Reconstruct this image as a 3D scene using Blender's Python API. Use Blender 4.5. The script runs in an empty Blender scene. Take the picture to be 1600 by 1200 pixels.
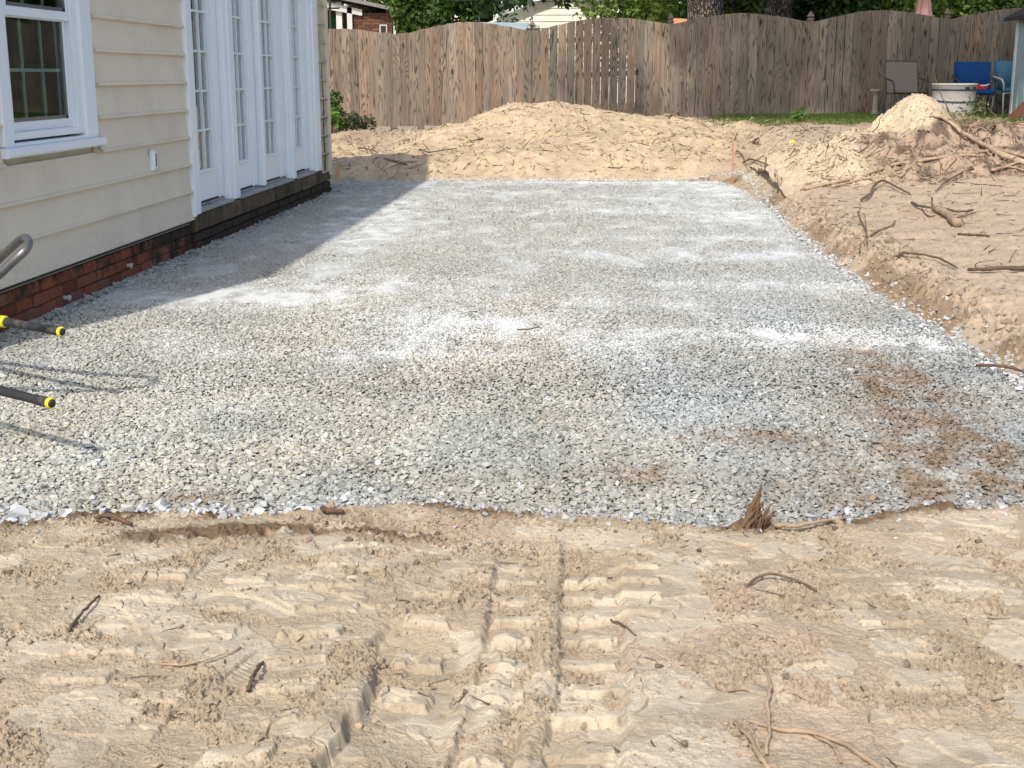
import bpy, math, random
import numpy as np
from mathutils import Vector
random.seed(7); RG = np.random.RandomState(11)
SC = bpy.context.scene; COL = SC.collection
# ---------------------------------------------------------------- camera, light, exposure
cam = bpy.data.cameras.new('camera'); cam.lens = 46.12; cam.sensor_width = 36; cam.clip_start = .05; cam.clip_end = 1500
co = bpy.data.objects.new('camera', cam); COL.objects.link(co)
co.location = (0, 0, 1.3); co.rotation_euler = (math.radians(90-13.26), 0, math.radians(3.67)); SC.camera = co
SUN_EL, SUN_AZ = math.radians(44), math.radians(197)          # azimuth clockwise from +Y
w = bpy.data.worlds.new('World'); SC.world = w; w.use_nodes = True
nt = w.node_tree; bg = nt.nodes['Background']; sk = nt.nodes.new('ShaderNodeTexSky'); sk.sky_type = 'NISHITA'
sk.sun_disc = False; sk.sun_elevation = SUN_EL; sk.sun_rotation = SUN_AZ; sk.dust_density = 2.0; sk.air_density = 1.0
nt.links.new(sk.outputs[0], bg.inputs[0]); bg.inputs[1].default_value = 0.15
sl = bpy.data.lights.new('sun', 'SUN'); sl.energy = 2.5; sl.angle = math.radians(1.1); sl.color = (1, .955, .88)
so = bpy.data.objects.new('sun', sl); COL.objects.link(so)
sd_ = Vector((math.sin(SUN_AZ)*math.cos(SUN_EL), math.cos(SUN_AZ)*math.cos(SUN_EL), math.sin(SUN_EL)))
so.rotation_euler = (-sd_).to_track_quat('-Z', 'Y').to_euler(); so.location = (-5, -12, 14)
SC.view_settings.view_transform = 'Standard'; SC.view_settings.look = 'None'; SC.view_settings.gamma = 1
SC.view_settings.use_curve_mapping = False; SC.view_settings.exposure = 0.67

# ---------------------------------------------------------------- noise
def _h(ix, iy, s):
    n = (ix.astype(np.int64)*374761393 + iy.astype(np.int64)*668265263 + s*974634777) & 0xffffffff
    n = ((n ^ (n >> 13))*1274126177) & 0xffffffff
    return ((n ^ (n >> 16)) & 0xffffff)/float(0xffffff)
def pn(x, y, s=0):
    x = np.asarray(x, float); y = np.asarray(y, float)
    x0 = np.floor(x); y0 = np.floor(y); fx = x-x0; fy = y-y0
    u = fx*fx*fx*(fx*(fx*6-15)+10); v = fy*fy*fy*(fy*(fy*6-15)+10)
    def g(dx, dy):
        a = _h(x0+dx, y0+dy, s)*6.28318
        return np.cos(a)*(fx-dx)+np.sin(a)*(fy-dy)
    a = g(0, 0); b = g(1, 0); c = g(0, 1); d = g(1, 1)
    return 1.5*((a*(1-u)+b*u)*(1-v)+(c*(1-u)+d*u)*v)
def fbm(x, y, o=3, s=0, g=.5):
    r = 0; a = 1.
    for i in range(o):
        r = r+a*pn(x, y, s+i*7); x = x*2.03+3.1; y = y*2.03-1.7; a *= g
    return r
def bil(x, y, o=3, s=0, g=.5):
    r = 0; a = 1.
    for i in range(o):
        r = r+a*(1-2*np.abs(pn(x, y, s+i*7))); x = x*2.1+3.1; y = y*2.1-1.7; a *= g
    return r
def sm(a, b, x):
    t = np.clip((np.asarray(x, float)-a)/(b-a), 0, 1); return t*t*(3-2*t)
def cells(x, y, s=0):
    """distance to nearest and second nearest cell point, plus the cell's random number"""
    xi = np.floor(x); yi = np.floor(y); f1 = np.full(np.shape(x), 9.); f2 = f1.copy(); r = f1*0
    for dx in (-1, 0, 1):
        for dy in (-1, 0, 1):
            cx = xi+dx; cy = yi+dy
            d = np.hypot(cx+_h(cx, cy, s)-x, cy+_h(cx, cy, s+5)-y); k = d < f1
            f2 = np.where(k, f1, np.minimum(f2, d)); r = np.where(k, _h(cx, cy, s+9), r); f1 = np.where(k, d, f1)
    return f1, f2, r
# ---------------------------------------------------------------- terrain
FXP = [-4, -1.74, -1.51, -1.28, -1.04, -.80, -.55, -.32, .05, .385, .617, .77, .97, 1.34, 2.2, 3]
FYP = [3.45, 3.56, 3.70, 3.73, 3.74, 3.83, 3.88, 3.80, 3.76, 3.68, 3.74, 3.78, 3.92, 3.97, 4.05, 4.2]
RYP = [3.5, 4.3, 5.5, 5.9, 6.8, 7.8, 9.8, 11.9, 13, 15.6, 16.77]
RXP = [2.4, 2.05, 1.88, 1.86, 1.80, 1.72, 1.69, 1.71, 1.74, 1.70, 1.55]
def sdg(x, y):                                                # metres inside the gravel bed
    wob = .035*fbm(x*2.6, y*2.6, 3, 41)
    s = np.minimum(np.interp(y, RYP, RXP)-x, y-np.interp(x, FXP, FYP))
    s = np.minimum(s, np.interp(x, [-3.3, -2, 1.6], [16.2, 16.55, 16.8])-y)
    s = np.minimum(s, np.where(y > 15.02, x+3.25, x+3.6))
    return s+wob
def base_s(x, y):                                             # smooth ground level
    out = -sdg(x, y)
    bank = .088*sm(.0, .38, x-np.interp(y, RYP, RXP))*sm(4.2, 5.6, y)
    zb = np.interp(x, [-4, -1, 2, 4, 7], [.36, .46, .6, .62, .68])
    side = sm(1.9, 4.5, x)*.12*sm(5, 9, y)
    rt = sm(1.5, 2.6, x); ramp = rt*sm(10.5, 21, y)+(1-rt)*sm(17.4, 21.5, y)
    h = bank*sm(-1, 1, x)+side+ramp*np.maximum(zb-bank-side, 0)
    h = h*sm(0, .5, out)+.018*sm(-.02, .12, out)
    return h+.02*fbm(x*.9, y*.9, 2, 3)*sm(0, .3, out)
COLS = [(-.245, -.135, .02, .136, 0, 3.3, 1., .42), (-.078, .065, .09, .128, 0, 3.3, 1., .45), (-.455, -.335, 0, .19, 0, 3.1, .8, .4), (-.735, -.58, .05, .15, 2.2, 3.45, .7, .5), (-.96, -.84, .02, .17, 2.3, 3.3, .6, .5),
        (.03, .18, .03, .112, 2.95, 3.62, .8, .5), (.30, .42, .06, .14, 2.9, 3.5, .4, .55), (-1.2, -1.04, .1, .15, 2.5, 3.5, .5, .5), (-.30, -.12, .04, .13, 3.15, 3.6, .4, .5), (.62, .80, .0, .16, 2.5, 3.3, .45, .6), (.86, 1.05, .07, .17, 2.9, 3.5, .5, .65), (-.62, -.50, .0, .16, 3.1, 3.6, .4, .5)]
def track(x, y):
    """machine track prints in the sand near the camera: returns height and smoothness"""
    fade = sm(3.62, 3.2, y+.12*pn(x*4, y*2, 77)); x = x-.008*np.sin(y*5)-.02*pn(y*1.3, y*0, 5)
    j = .014*fbm(x*9, y*9, 3, 60)
    a = x+j
    aa = a+.05*pn(y*2.2, y*0+3, 61)+.03*pn(y*6, x*2, 62); lo = sm(2.95, 2.75, y)
    prof = -.022*sm(-.50, -.482, aa)*sm(-.235, -.31, a)*lo+.010*np.exp(-((aa+.52)/.04)**2)*lo   # left hollow with a ragged scarp
    br = .6+.8*np.abs(pn(x*18, y*18, 63)); prof = prof+(.013*np.exp(-((a+.205)/.035)**2)*lo+.011*np.exp(-((a+.108)/.020)**2)*sm(3.1, 2.9, y))*br
    x = x+.006*pn(x*16, y*16, 65)+.003*pn(x*45, y*45, 66)
    c1 = sm(-.265, -.245, x)*sm(-.128, -.142, x); c2 = sm(-.085, -.07, x)*sm(.085, .06, x); c0 = sm(-.45, -.43, x)*sm(-.31, -.335, x)
    prof = prof-.014*(c1+c2)
    jx = x+.005*pn(x*40, y*40, 65)+.003*pn(x*90, y*90, 68); jy = y+.006*pn(x*30, y*30, 66)+.003*pn(x*80, y*80, 67)
    L = 0
    for i, (a0, a1, ph, pitch, y0, y1, am, fr) in enumerate(COLS):
        k = np.floor((jy-ph+.15*(jx-a0)*(i % 3-1))/pitch); v = (jy-ph+.15*(jx-a0)*(i % 3-1))/pitch-k
        r = _h(k, k*0+i, 3); e0 = a0+.012*(_h(k, k*0+i, 5)-.5); e1 = a1+.02*(_h(k, k*0+i, 7)-.5); f = fr*(.8+.4*_h(k, k*0+i, 9)); sx = .011; sy = .009/pitch
        pad = sm(0, sx, jx-e0)*sm(0, sx, e1-jx)*sm(0, sy*1.6, v-.2)*sm(0, sy*2.2, .2+f-v)*(r > .12)*(.55+.45*r)
        L = np.maximum(L, pad*am*sm(y0-.03, y0+.03, y)*sm(y1+.03, y1-.03, y))
    br2 = sm(-.1, .25, pn(x*12, y*12, 69)+.15); top = 1-.5*br2*sm(.1, .3, pn(x*28, y*28, 70))
    return (prof*1.35+.023*L*top)*fade, np.clip(L*1.4*fade, 0, 1)
def foot(x, y, cx, cy, ang, L=.29, W=.105):
    ca, sa = math.cos(ang), math.sin(ang); u = (x-cx)*ca+(y-cy)*sa; v = -(x-cx)*sa+(y-cy)*ca
    m = sm(1.08, .92, np.hypot(v/(W*.5*(1+.25*np.sin(u/L*5))), u/(L*.5)))
    g = .5+.5*np.cos(np.hypot(u-.05, v*1.4)*300)
    g2 = .5+.5*np.cos(np.abs(u)*420+v*120)
    gr = np.where(u > 0, g, g2)
    return m*(-.007+.0028*gr*(.5+pn(x*30, y*30, 6))), m
FEET = [(-.86, 2.98, 2.7), (-.66, 3.02, 2.75), (-.72, 2.66, 1.15), (-1.16, 2.87, 2.4), (-.98, 3.28, 1.3), (-1.22, 3.3, .9)]
def detail(x, y):
    """fine relief of the bare dirt; returns height, pale-smooth mask"""
    out = -sdg(x, y)
    near = sm(5.5, 3.9, y)
    h = .008*fbm(x*3, y*3, 3, 12)*sm(0, .3, out)
    wx = x+.03*pn(x*9, y*9, 92)+.012*pn(x*30, y*30, 93); wy = y+.03*pn(x*9, y*9, 94)+.012*pn(x*30, y*30, 95)
    pl = fbm(wx*3.4, wy*3.8, 3, 91); p = sm(.12, .15, pl)*near
    tr, ts = track(x, y)
    for f in FEET:
        dh, m = foot(x, y, *f); tr = tr+dh; ts = np.maximum(ts, m*.9)
    smooth = np.clip(np.maximum(p*.8*sm(.06, .22, out), ts), 0, 1)
    # broken crust plates
    f1, f2, r = cells(x*7+.5*pn(x*9, y*9, 2), y*11+.5*pn(x*9, y*9, 4), 17)
    crack = sm(.06, .0, f2-f1)*(pn(x*3.1, y*3.1, 8) > -.02)
    rough = (1-smooth)
    f = .0032*bil(wx*11, wy*11, 2, 22)+.0042*pn(x*34, y*38, 23)+.0034*pn(x*75, y*85, 29)+.0026*pn(x*150, y*170, 28)
    c1, c2, cr = cells(wx*38, wy*38, 71); clod = .006*sm(.6, .1, c1)*(cr > .5); c1, c2, cr = cells(x*90, y*90, 72); clod = clod+.0042*sm(.5, .15, c1)*(cr > .5)
    tv = fbm(wx*2.6, wy*2.8, 2, 97)*1.6; tf = tv-np.floor(tv); terr = .007*(np.floor(tv)+sm(0, .10, tf)-tv*.75)*near*(1-.8*ts)*.7
    patch = sm(-.15, .25, fbm(x*4, y*4, 2, 55))
    h = h+near*(rough*(f*(.5+.8*patch)+clod*patch)+smooth*(.004+.0007*fbm(x*20, y*20, 2, 5))-.011*crack*smooth+tr+.003*(r-.5)*p)+terr*sm(.05, .2, out)
    # damp broken strip by the gravel
    strip = np.exp(-((y-3.52-.035*np.sin(x*6)-.03*pn(x*5, y*0, 7))/.05)**2)*sm(-1.5, -1.2, x)*sm(-.35, -.6, x)
    strip = strip+.8*np.exp(-((out-.05)/.045)**2)*near*sm(.0, .2, pn(x*2.3, y*2.3, 66)+.1)
    h = h+strip*(.008+.02*pn(x*22, y*22, 14)+.012*pn(x*60, y*60, 15))
    far = 1-near
    bankm = np.exp(-((out-.18)/.16)**2)*far
    ff = .028*bil(x*1.7, y*1.7, 3, 81)+.014*bil(x*6, y*6, 2, 82)+.010*pn(x*17, y*17, 84)+.006*pn(x*40, y*40, 85)+bankm*.022*bil(x*9, y*9, 2, 86)+bankm*.02*pn(x*3, y*3, 87)
    h = h+far*ff*sm(.0, .25, out)*(.45+bankm)*np.clip(1.2-.05*(y-4), .5, 1)
    return h, smooth, strip
def ground_h(x, y):
    x = np.asarray(x, float); y = np.asarray(y, float)
    s = sdg(x, y); d, a, b = detail(x, y)
    return base_s(x, y)+d*sm(.0, -.05, s)-.09*sm(-.01, .07, s)
LP = [(-.7, 20.1, 1.25, 1.3, .93), (-1.35, 20.1, .7, 1.0, .86), (.2, 20.2, .9, 1.2, .77), (1.0, 20.3, 1.2, 1.2, .72), (2.15, 19.7, .62, .85, .66),
      (1.25, 18.7, .8, .9, .52), (-2.75, 17.75, .95, .75, .27), (-1.8, 17.7, .7, .65, .27), (-3.4, 20.4, 1.2, 1.0, .50), (-.2, 18.6, 1.5, 1.2, .50),
      (-2.1, 19.6, .8, 1.0, .60), (.6, 17.9, 1.2, .8, .30), (2.2, 18.3, .7, .9, .45), (-.9, 17.6, 1.0, .7, .27), (-3.8, 19.0, .9, 1.0, .36)]
LH = [(3.66, 15.6, .5, .8, 1.12), (3.55, 15.2, 1.0, 1.25, .72), (4.3, 15.3, .62, 1.2, .84), (4.85, 15.3, .5, 1.0, .78), (2.9, 15.5, .6, .9, .60), (4.7, 14.5, .7, .8, .55), (3.3, 14.6, .8, .7, .50), (3.9, 14.3, .9, .7, .45), (2.6, 16.4, .5, .8, .45)]
def lump(L, x, y, sharp=14., pw=2.):
    acc = 0
    for cx, cy, sx, sy, h in L:
        r = ((x-cx)/sx)**2+((y-cy)/sy)**2
        acc = acc+np.exp(sharp*h*np.exp(-.5*r**(pw/2)))-1
    return np.log1p(acc)/sharp
def rough_pile(x, y, k=1.):
    return k*(.035*bil(x*1.6, y*1.6, 2, 31)+.026*fbm(x*4, y*4, 3, 32)+.016*bil(x*9, y*9, 2, 34)+.010*pn(x*22, y*22, 36)+.006*pn(x*40, y*40, 37)-.035)
def pile_h(x, y):
    e = sm(16.5, 17.3, y+.1*pn(x*3, y*0, 4)); l = lump(LP, x, y)
    return l*e*sm(22.5, 21.2, y)+rough_pile(x, y, .72)*sm(.05, .3, l)*e-.03
def heap_h(x, y):
    l = lump(LH, x, y, 14., 1.75); return l+rough_pile(x, y, 2.0)*sm(.1, .4, l)*(1-.5*sm(.8, .95, l))-.03
def surf(x, y):
    """top of whatever dirt lies at x, y"""
    x = np.asarray(x, float); y = np.asarray(y, float)
    return np.maximum(np.maximum(ground_h(x, y), pile_h(x, y)), np.maximum(heap_h(x, y), np.where(sdg(x, y) > 0, .006, -9)))
# ---------------------------------------------------------------- END TERRAIN
# ---------------------------------------------------------------- materials
class NB:
    def __init__(s, name):
        s.m = bpy.data.materials.new(name); s.m.use_nodes = True; s.t = s.m.node_tree; s.t.nodes.clear()
        s.out = s.n('ShaderNodeOutputMaterial')
    def n(s, typ, ins=None, **kw):
        nd = s.t.nodes.new(typ)
        for k, v in kw.items(): setattr(nd, k, v)
        for k, v in (ins or {}).items(): s.put(nd.inputs[k], v)
        return nd
    def put(s, inp, v):
        if hasattr(v, 'is_linked') or isinstance(v, bpy.types.NodeSocket): s.t.links.new(v, inp)
        else:
            if isinstance(v, tuple) and len(v) == 3 and inp.type == 'RGBA': v = v+(1,)
            inp.default_value = v
    def math(s, op, a, b=0.5, c=None, clamp=False):
        nd = s.n('ShaderNodeMath', operation=op, use_clamp=clamp); s.put(nd.inputs[0], a); s.put(nd.inputs[1], b)
        if c is not None: s.put(nd.inputs[2], c)
        return nd.outputs[0]
    def mix(s, f, a, b, typ='MIX'):
        nd = s.n('ShaderNodeMix', data_type='RGBA', blend_type=typ); s.put(nd.inputs[0], f); s.put(nd.inputs[6], a); s.put(nd.inputs[7], b); return nd.outputs[2]
    def noise(s, vec, scale, detail=3, rough=.55, dist=0):
        return s.n('ShaderNodeTexNoise', {'Vector': vec, 'Scale': scale, 'Detail': detail, 'Roughness': rough, 'Distortion': dist}).outputs[0]
    def ramp(s, f, stops):
        nd = s.n('ShaderNodeValToRGB', {0: f}); el = nd.color_ramp.elements
        while len(el) < len(stops): el.new(.5)
        for e, (p, c) in zip(el, stops): e.position = p; e.color = (c+(1,)) if isinstance(c, tuple) else (c, c, c, 1)
        return nd.outputs[0]
    def mapr(s, f, a, b, c, d): return s.n('ShaderNodeMapRange', {0: f, 1: a, 2: b, 3: c, 4: d}).outputs[0]
    def scale(s, vec, v): 
        nd = s.n('ShaderNodeVectorMath', operation='MULTIPLY'); s.put(nd.inputs[0], vec); nd.inputs[1].default_value = v; return nd.outputs[0]
    def add(s, vec, v):
        nd = s.n('ShaderNodeVectorMath', operation='ADD'); s.put(nd.inputs[0], vec); s.put(nd.inputs[1], v); return nd.outputs[0]
    def bump(s, h, strength=.3, dist=.01): return s.n('ShaderNodeBump', {'Height': h, 'Strength': strength, 'Distance': dist}).outputs[0]
    def bsdf(s, col, rough=.8, normal=None, metal=0., spec=.3):
        b = s.n('ShaderNodeBsdfPrincipled', {'Base Color': col, 'Roughness': rough, 'Metallic': metal, 'Specular IOR Level': spec})
        if normal is not None: s.put(b.inputs['Normal'], normal)
        s.t.links.new(b.outputs[0], s.out.inputs[0]); return b
def simple(name, col, rough=.8, var=.15, ns=8, bump=.15, bs=80, rnd=.12, metal=0., spec=.3, attr=None, dirt=None, splash=None):
    s = NB(name); tc = s.n('ShaderNodeTexCoord').outputs['Object']; oi = s.n('ShaderNodeObjectInfo').outputs['Random']
    vec = s.add(tc, s.n('ShaderNodeCombineXYZ', {0: s.math('MULTIPLY', oi, 37.), 1: s.math('MULTIPLY', oi, 19.)}).outputs[0])
    c = col
    if attr: c = s.n('ShaderNodeAttribute', attribute_name='col', attribute_type=attr).outputs['Color']
    nz = s.noise(vec, ns, 5, .6)
    f = s.math('ADD', s.math('MULTIPLY', s.math('SUBTRACT', nz, .5), var*4), 1.)
    f = s.math('MULTIPLY', f, s.math('ADD', s.math('MULTIPLY', s.math('SUBTRACT', oi, .5), rnd*2), 1.))
    c = s.mix(1., c, s.n('ShaderNodeCombineColor', {0: f, 1: f, 2: f}).outputs[0], 'MULTIPLY')
    if dirt:
        g = s.mapr(s.noise(vec, dirt[1], 6, .7), .5, .68, 0., dirt[2]); c = s.mix(g, c, dirt[0])
    if splash:
        g = s.n('ShaderNodeNewGeometry').outputs['Position']; z = s.n('ShaderNodeSeparateXYZ', {0: g}).outputs[2]
        k = s.math('MULTIPLY', s.mapr(z, .22, splash[1], 1., 0.), s.mapr(s.noise(g, 26., 6, .75), .38, .7, 0., 1.)); c = s.mix(s.math('MULTIPLY', k, .4), c, splash[0])
        sp = s.n('ShaderNodeTexVoronoi', {'Vector': s.scale(g, (1., 1., 1.)), 'Scale': 14.}).outputs['Distance']; c = s.mix(s.mapr(sp, .035, .06, .55, 0.), c, (.13, .10, .07))
    nrm = s.bump(s.noise(vec, bs, 4, .6), bump, .004) if bump else None
    s.bsdf(c, rough, nrm, metal, spec); return s.m
def wood_mat(name, dark, light, warm, rings=9., grey=None):
    """weathered pine plank: long grain, cathedral figure, knots; object axes: x across, z along"""
    s = NB(name); tc = s.n('ShaderNodeTexCoord').outputs['Object']; oi = s.n('ShaderNodeObjectInfo').outputs['Random']
    off = s.n('ShaderNodeCombineXYZ', {0: s.math('MULTIPLY', oi, 91.), 1: s.math('MULTIPLY', oi, 13.), 2: s.math('MULTIPLY', oi, 57.)}).outputs[0]
    v = s.add(tc, off)
    vk = s.n('ShaderNodeTexVoronoi', {'Vector': s.scale(v, (7., 0.01, 2.6)), 'Scale': 1.}); kd = vk.outputs['Distance']
    gate = s.mapr(s.n('ShaderNodeSeparateColor', {0: vk.outputs['Color']}).outputs[0], .45, .95, 1., .0); kd = s.math('ADD', kd, s.math('MULTIPLY', gate, .22)); kn = s.mapr(kd, .0, .42, 1., 0.); kn3 = s.math('POWER', kn, 3.)
    field = s.math('ADD', s.math('MULTIPLY', s.noise(s.scale(v, (5.5, 1., .55)), 1., 2, .4), 7.5), s.math('MULTIPLY', kn3, 4.5))
    ring = s.math('ABSOLUTE', s.math('SINE', s.math('MULTIPLY', field, rings)))
    fine = s.noise(s.scale(v, (160., 20., 3.5)), 1., 3, .6); mid = s.noise(s.scale(v, (26., 3., .9)), 1., 4, .65)
    g = s.math('ADD', s.math('MULTIPLY', ring, .36), s.math('ADD', s.math('MULTIPLY', fine, .45), s.math('MULTIPLY', mid, .72)))
    c = s.ramp(g, [(.58, dark), (.76, light), (.96, tuple(min(1, a*1.18) for a in light))])
    tone = s.n('ShaderNodeTexWhiteNoise', {'W': s.math('MULTIPLY', oi, 777.)}, noise_dimensions='1D').outputs['Value']
    c = s.mix(s.mapr(tone, .35, 1., 0., .55), c, s.mix(.75, c, warm, 'MULTIPLY'))
    lv = s.mapr(oi, 0., 1., .72, 1.18); c = s.mix(1., c, s.n('ShaderNodeCombineColor', {0: lv, 1: lv, 2: lv}).outputs[0], 'MULTIPLY')
    blot = s.mapr(s.noise(s.scale(v, (3., 1., 1.1)), 1., 4, .6), .38, .68, 0., .5)
    c = s.mix(blot, c, grey if grey else tuple(a*.62 for a in light))
    c = s.mix(s.mapr(kd, .08, .22, .85, 0.), c, tuple(a*.28 for a in dark))
    s.bsdf(c, .85, s.bump(s.math('ADD', g, s.mapr(kd, .05, .12, -.6, 0.)), .5, .004), 0, .15); return s.m
def glass_mat(name, tint=(.35, .4, .4), k=1.9):
    s = NB(name); fr = s.n('ShaderNodeFresnel', {'IOR': 1.5}).outputs[0]
    gl = s.n('ShaderNodeBsdfGlossy', {'Roughness': .02, 'Color': (.95, .97, 1, 1)}); tr = s.n('ShaderNodeBsdfTransparent', {'Color': tint+(1,)})
    mx = s.n('ShaderNodeMixShader', {0: s.math('MULTIPLY', fr, k, clamp=True), 1: tr.outputs[0], 2: gl.outputs[0]}); s.t.links.new(mx.outputs[0], s.out.inputs[0]); return s.m
def leaf_mat(name):
    s = NB(name); c = s.n('ShaderNodeAttribute', attribute_name='col', attribute_type='GEOMETRY').outputs['Color']
    d = s.n('ShaderNodeBsdfPrincipled', {'Base Color': c, 'Roughness': .5, 'Specular IOR Level': .3}); t = s.n('ShaderNodeBsdfTranslucent', {'Color': s.mix(1., c, (1.0, 1.25, .5), 'MULTIPLY')})
    mx = s.n('ShaderNodeMixShader', {0: .4, 1: d.outputs[0], 2: t.outputs[0]}); s.t.links.new(mx.outputs[0], s.out.inputs[0]); return s.m
def dirt_mat(name):
    s = NB(name); tc = s.n('ShaderNodeTexCoord').outputs['Object']; c = s.n('ShaderNodeAttribute', attribute_name='col', attribute_type='GEOMETRY').outputs['Color']
    n1 = s.noise(tc, 210., 4, .8); n2 = s.noise(tc, 38., 5, .75)
    f = s.math('ADD', .42, s.math('ADD', s.math('MULTIPLY', n1, .62), s.math('MULTIPLY', n2, .54)))
    c = s.mix(1., c, s.n('ShaderNodeCombineColor', {0: f, 1: f, 2: s.math('MULTIPLY', f, .985)}).outputs[0], 'MULTIPLY')
    h = s.math('ADD', s.math('MULTIPLY', n1, .35), n2)
    s.bsdf(c, .95, s.bump(h, .8, .009), 0, .1); return s.m
def bark_mat(name, a, b):
    s = NB(name); tc = s.n('ShaderNodeTexCoord').outputs['Object']; v = s.scale(tc, (1., 1., .28))
    vo = s.n('ShaderNodeTexVoronoi', {'Vector': s.add(v, s.scale(s.n('ShaderNodeTexNoise', {'Vector': tc, 'Scale': 9.}).outputs[1], (.06, .06, .06))), 'Scale': 24.}, feature='DISTANCE_TO_EDGE').outputs[0]
    f = s.mapr(vo, .0, .22, 0., 1.); f2 = s.math('MULTIPLY', f, s.noise(tc, 30., 4, .6))
    c = s.mix(s.mapr(f2, .1, .6, 0., 1.), a, b); s.bsdf(c, .95, s.bump(f, .9, .03), 0, .1); return s.m
def brick_mat(name):
    s = NB(name); g = s.n('ShaderNodeNewGeometry').outputs['Position']; oi = s.n('ShaderNodeObjectInfo').outputs['Random']
    tone = s.ramp(oi, [(0., (.17, .045, .025)), (.35, (.25, .075, .04)), (.7, (.33, .10, .05)), (1., (.21, .10, .07))])
    n = s.noise(g, 22., 5, .7); c = s.mix(s.mapr(n, .3, .7, .0, .4), tone, (.10, .045, .03))
    sep = s.n('ShaderNodeSeparateXYZ', {0: g})
    far = s.mapr(sep.outputs[1], 8.2, 10.6, -.13, .30); up = s.mapr(sep.outputs[2], .06, .25, -.06, .16)
    st = s.math('ADD', s.math('ADD', s.noise(g, 5.5, 6, .75), far), up)
    c = s.mix(s.mapr(st, .41, .55, 0., .95), c, s.mix(s.noise(g, 40., 3), (.020, .016, .012), (.05, .042, .03)))
    c = s.mix(s.mapr(s.noise(s.add(g, (9., 3., 2.)), 7., 5, .7), .62, .72, 0., .5), c, (.30, .27, .22))
    s.bsdf(c, .9, s.bump(s.noise(g, 90., 4, .7), .6, .006), 0, .2); return s.m
M = {}
M['dirt'] = dirt_mat('sandy dirt')
M['stone'] = simple('crushed stone', (.3, .3, .3), .85, .08, 60, .25, 220, .05, attr='INSTANCER')
M['clod'] = simple('dirt clod', (.4, .3, .2), .95, .12, 60, .3, 200, .05, attr='INSTANCER')
M['siding'] = simple('beige siding paint', (.72, .62, .485), .6, .05, 1.6, .08, 140, .03, dirt=((.40, .33, .23), 1.1, .25), splash=((.36, .28, .20), .42))
M['sidingold'] = simple('beige siding stained', (.52, .46, .33), .7, .12, 3, .1, 140, .1, dirt=((.19, .17, .10), 2.2, .5))
M['white'] = simple('white trim paint', (.80, .83, .85), .4, .02, 3, .03, 60, .02, spec=.4, dirt=((.55, .56, .54), 3., .18))
M['mull'] = simple('off white muntin', (.72, .75, .72), .45, .02, 3, 0, 60, .02)
M['fog'] = simple('green grey muntin', (.62, .72, .66), .5, .02, 3, 0, 60, .02)
M['rubberseal'] = simple('dark seal', (.02, .02, .02), .6, .05, 5, 0)
M['glass'] = glass_mat('door glass', (.75, .8, .8)); M['glass2'] = glass_mat('window glass', (.75, .80, .78), .4)
M['curtain'] = simple('grey white curtain', (.38, .41, .44), .8, .05, 6, .1, 30)
M['dark'] = simple('dim room', (.035, .033, .03), .9, .1, 3, 0)
M['brick'] = brick_mat('old brick')
M['mortar'] = simple('old mortar', (.10, .075, .055), .95, .3, 14, .4, 60, .0, dirt=((.02, .017, .012), 4., .9))
M['concrete'] = simple('stained concrete', (.11, .08, .05), .95, .4, 9, .9, 40, .35, dirt=((.022, .02, .012), 6., .95))
M['step'] = simple('grey threshold', (.33, .32, .30), .8, .2, 14, .2, 90, .1, dirt=((.10, .09, .08), 8., .6))
M['fence'] = wood_mat('weathered pine picket', (.05, .037, .027), (.24, .185, .137), (1., .72, .52), grey=(.11, .095, .08))
M['fencegrey'] = wood_mat('grey weathered pine picket', (.045, .037, .03), (.205, .166, .124), (1., .76, .58), grey=(.095, .09, .08))
M['plank'] = simple('red brown plank', (.16, .075, .05), .8, .2, 12, .2, 60)
M['fresh'] = simple('fresh cut wood', (.62, .36, .14), .8, .1, 20, .2, 60)
M['root'] = simple('pale root', (.36, .26, .17), .9, .25, 20, .4, 90, .2, dirt=((.16, .10, .06), 9., .7))
M['droot'] = simple('dark root', (.13, .085, .055), .9, .3, 20, .4, 90, .25)
M['droot2'] = simple('brown splintered root', (.13, .075, .042), .95, .35, 30, .6, 90, .1)
M['bark'] = bark_mat('oak bark', (.045, .034, .026), (.24, .20, .16)); M['barkd'] = bark_mat('dark oak bark', (.025, .02, .016), (.10, .085, .07))
M['leaf'] = leaf_mat('leaves')
M['black'] = simple('black rubber grip', (.025, .025, .027), .55, .2, 30, .1, 120, .0, dirt=((.2, .17, .13), 18., .35))
M['yellow'] = simple('yellow plastic', (.75, .62, .02), .45, .05, 10, 0)
M['steel'] = simple('worn grey steel tube', (.16, .16, .165), .38, .2, 20, .1, 90, .05, metal=.7, dirt=((.24, .20, .16), 9., .5))
M['tray'] = simple('black tray', (.04, .04, .045), .5, .1, 9, .1, 60)
M['blue'] = simple('blue cushion', (.004, .045, .16), .85, .08, 9, .25, 90)
M['lblue'] = simple('pale blue plastic', (.09, .22, .30), .6, .05, 9, .05, 90)
M['sling'] = simple('taupe sling fabric', (.17, .145, .12), .8, .06, 9, .25, 400)
M['bronze'] = simple('brown painted tube', (.07, .058, .048), .5, .1, 9, .05, 90)
M['tub'] = simple('scuffed white plastic', (.38, .365, .33), .5, .15, 7, .05, 60, .02, dirt=((.3, .27, .22), 6., .4))
M['navy'] = simple('navy stripe', (.02, .03, .07), .5, .1, 9, 0)
M['red'] = simple('red plastic', (.5, .02, .03), .45, .05, 9, 0)
M['shed'] = simple('pale green grey metal', (.40, .47, .45), .55, .06, 3, .05, 60, .03, dirt=((.25, .27, .24), 3., .4))
M['shedtrim'] = simple('white metal trim', (.68, .70, .68), .5, .05, 3, 0)
M['brownroof'] = simple('dark brown roof edge', (.06, .045, .035), .8, .2, 9, .2)
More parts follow.
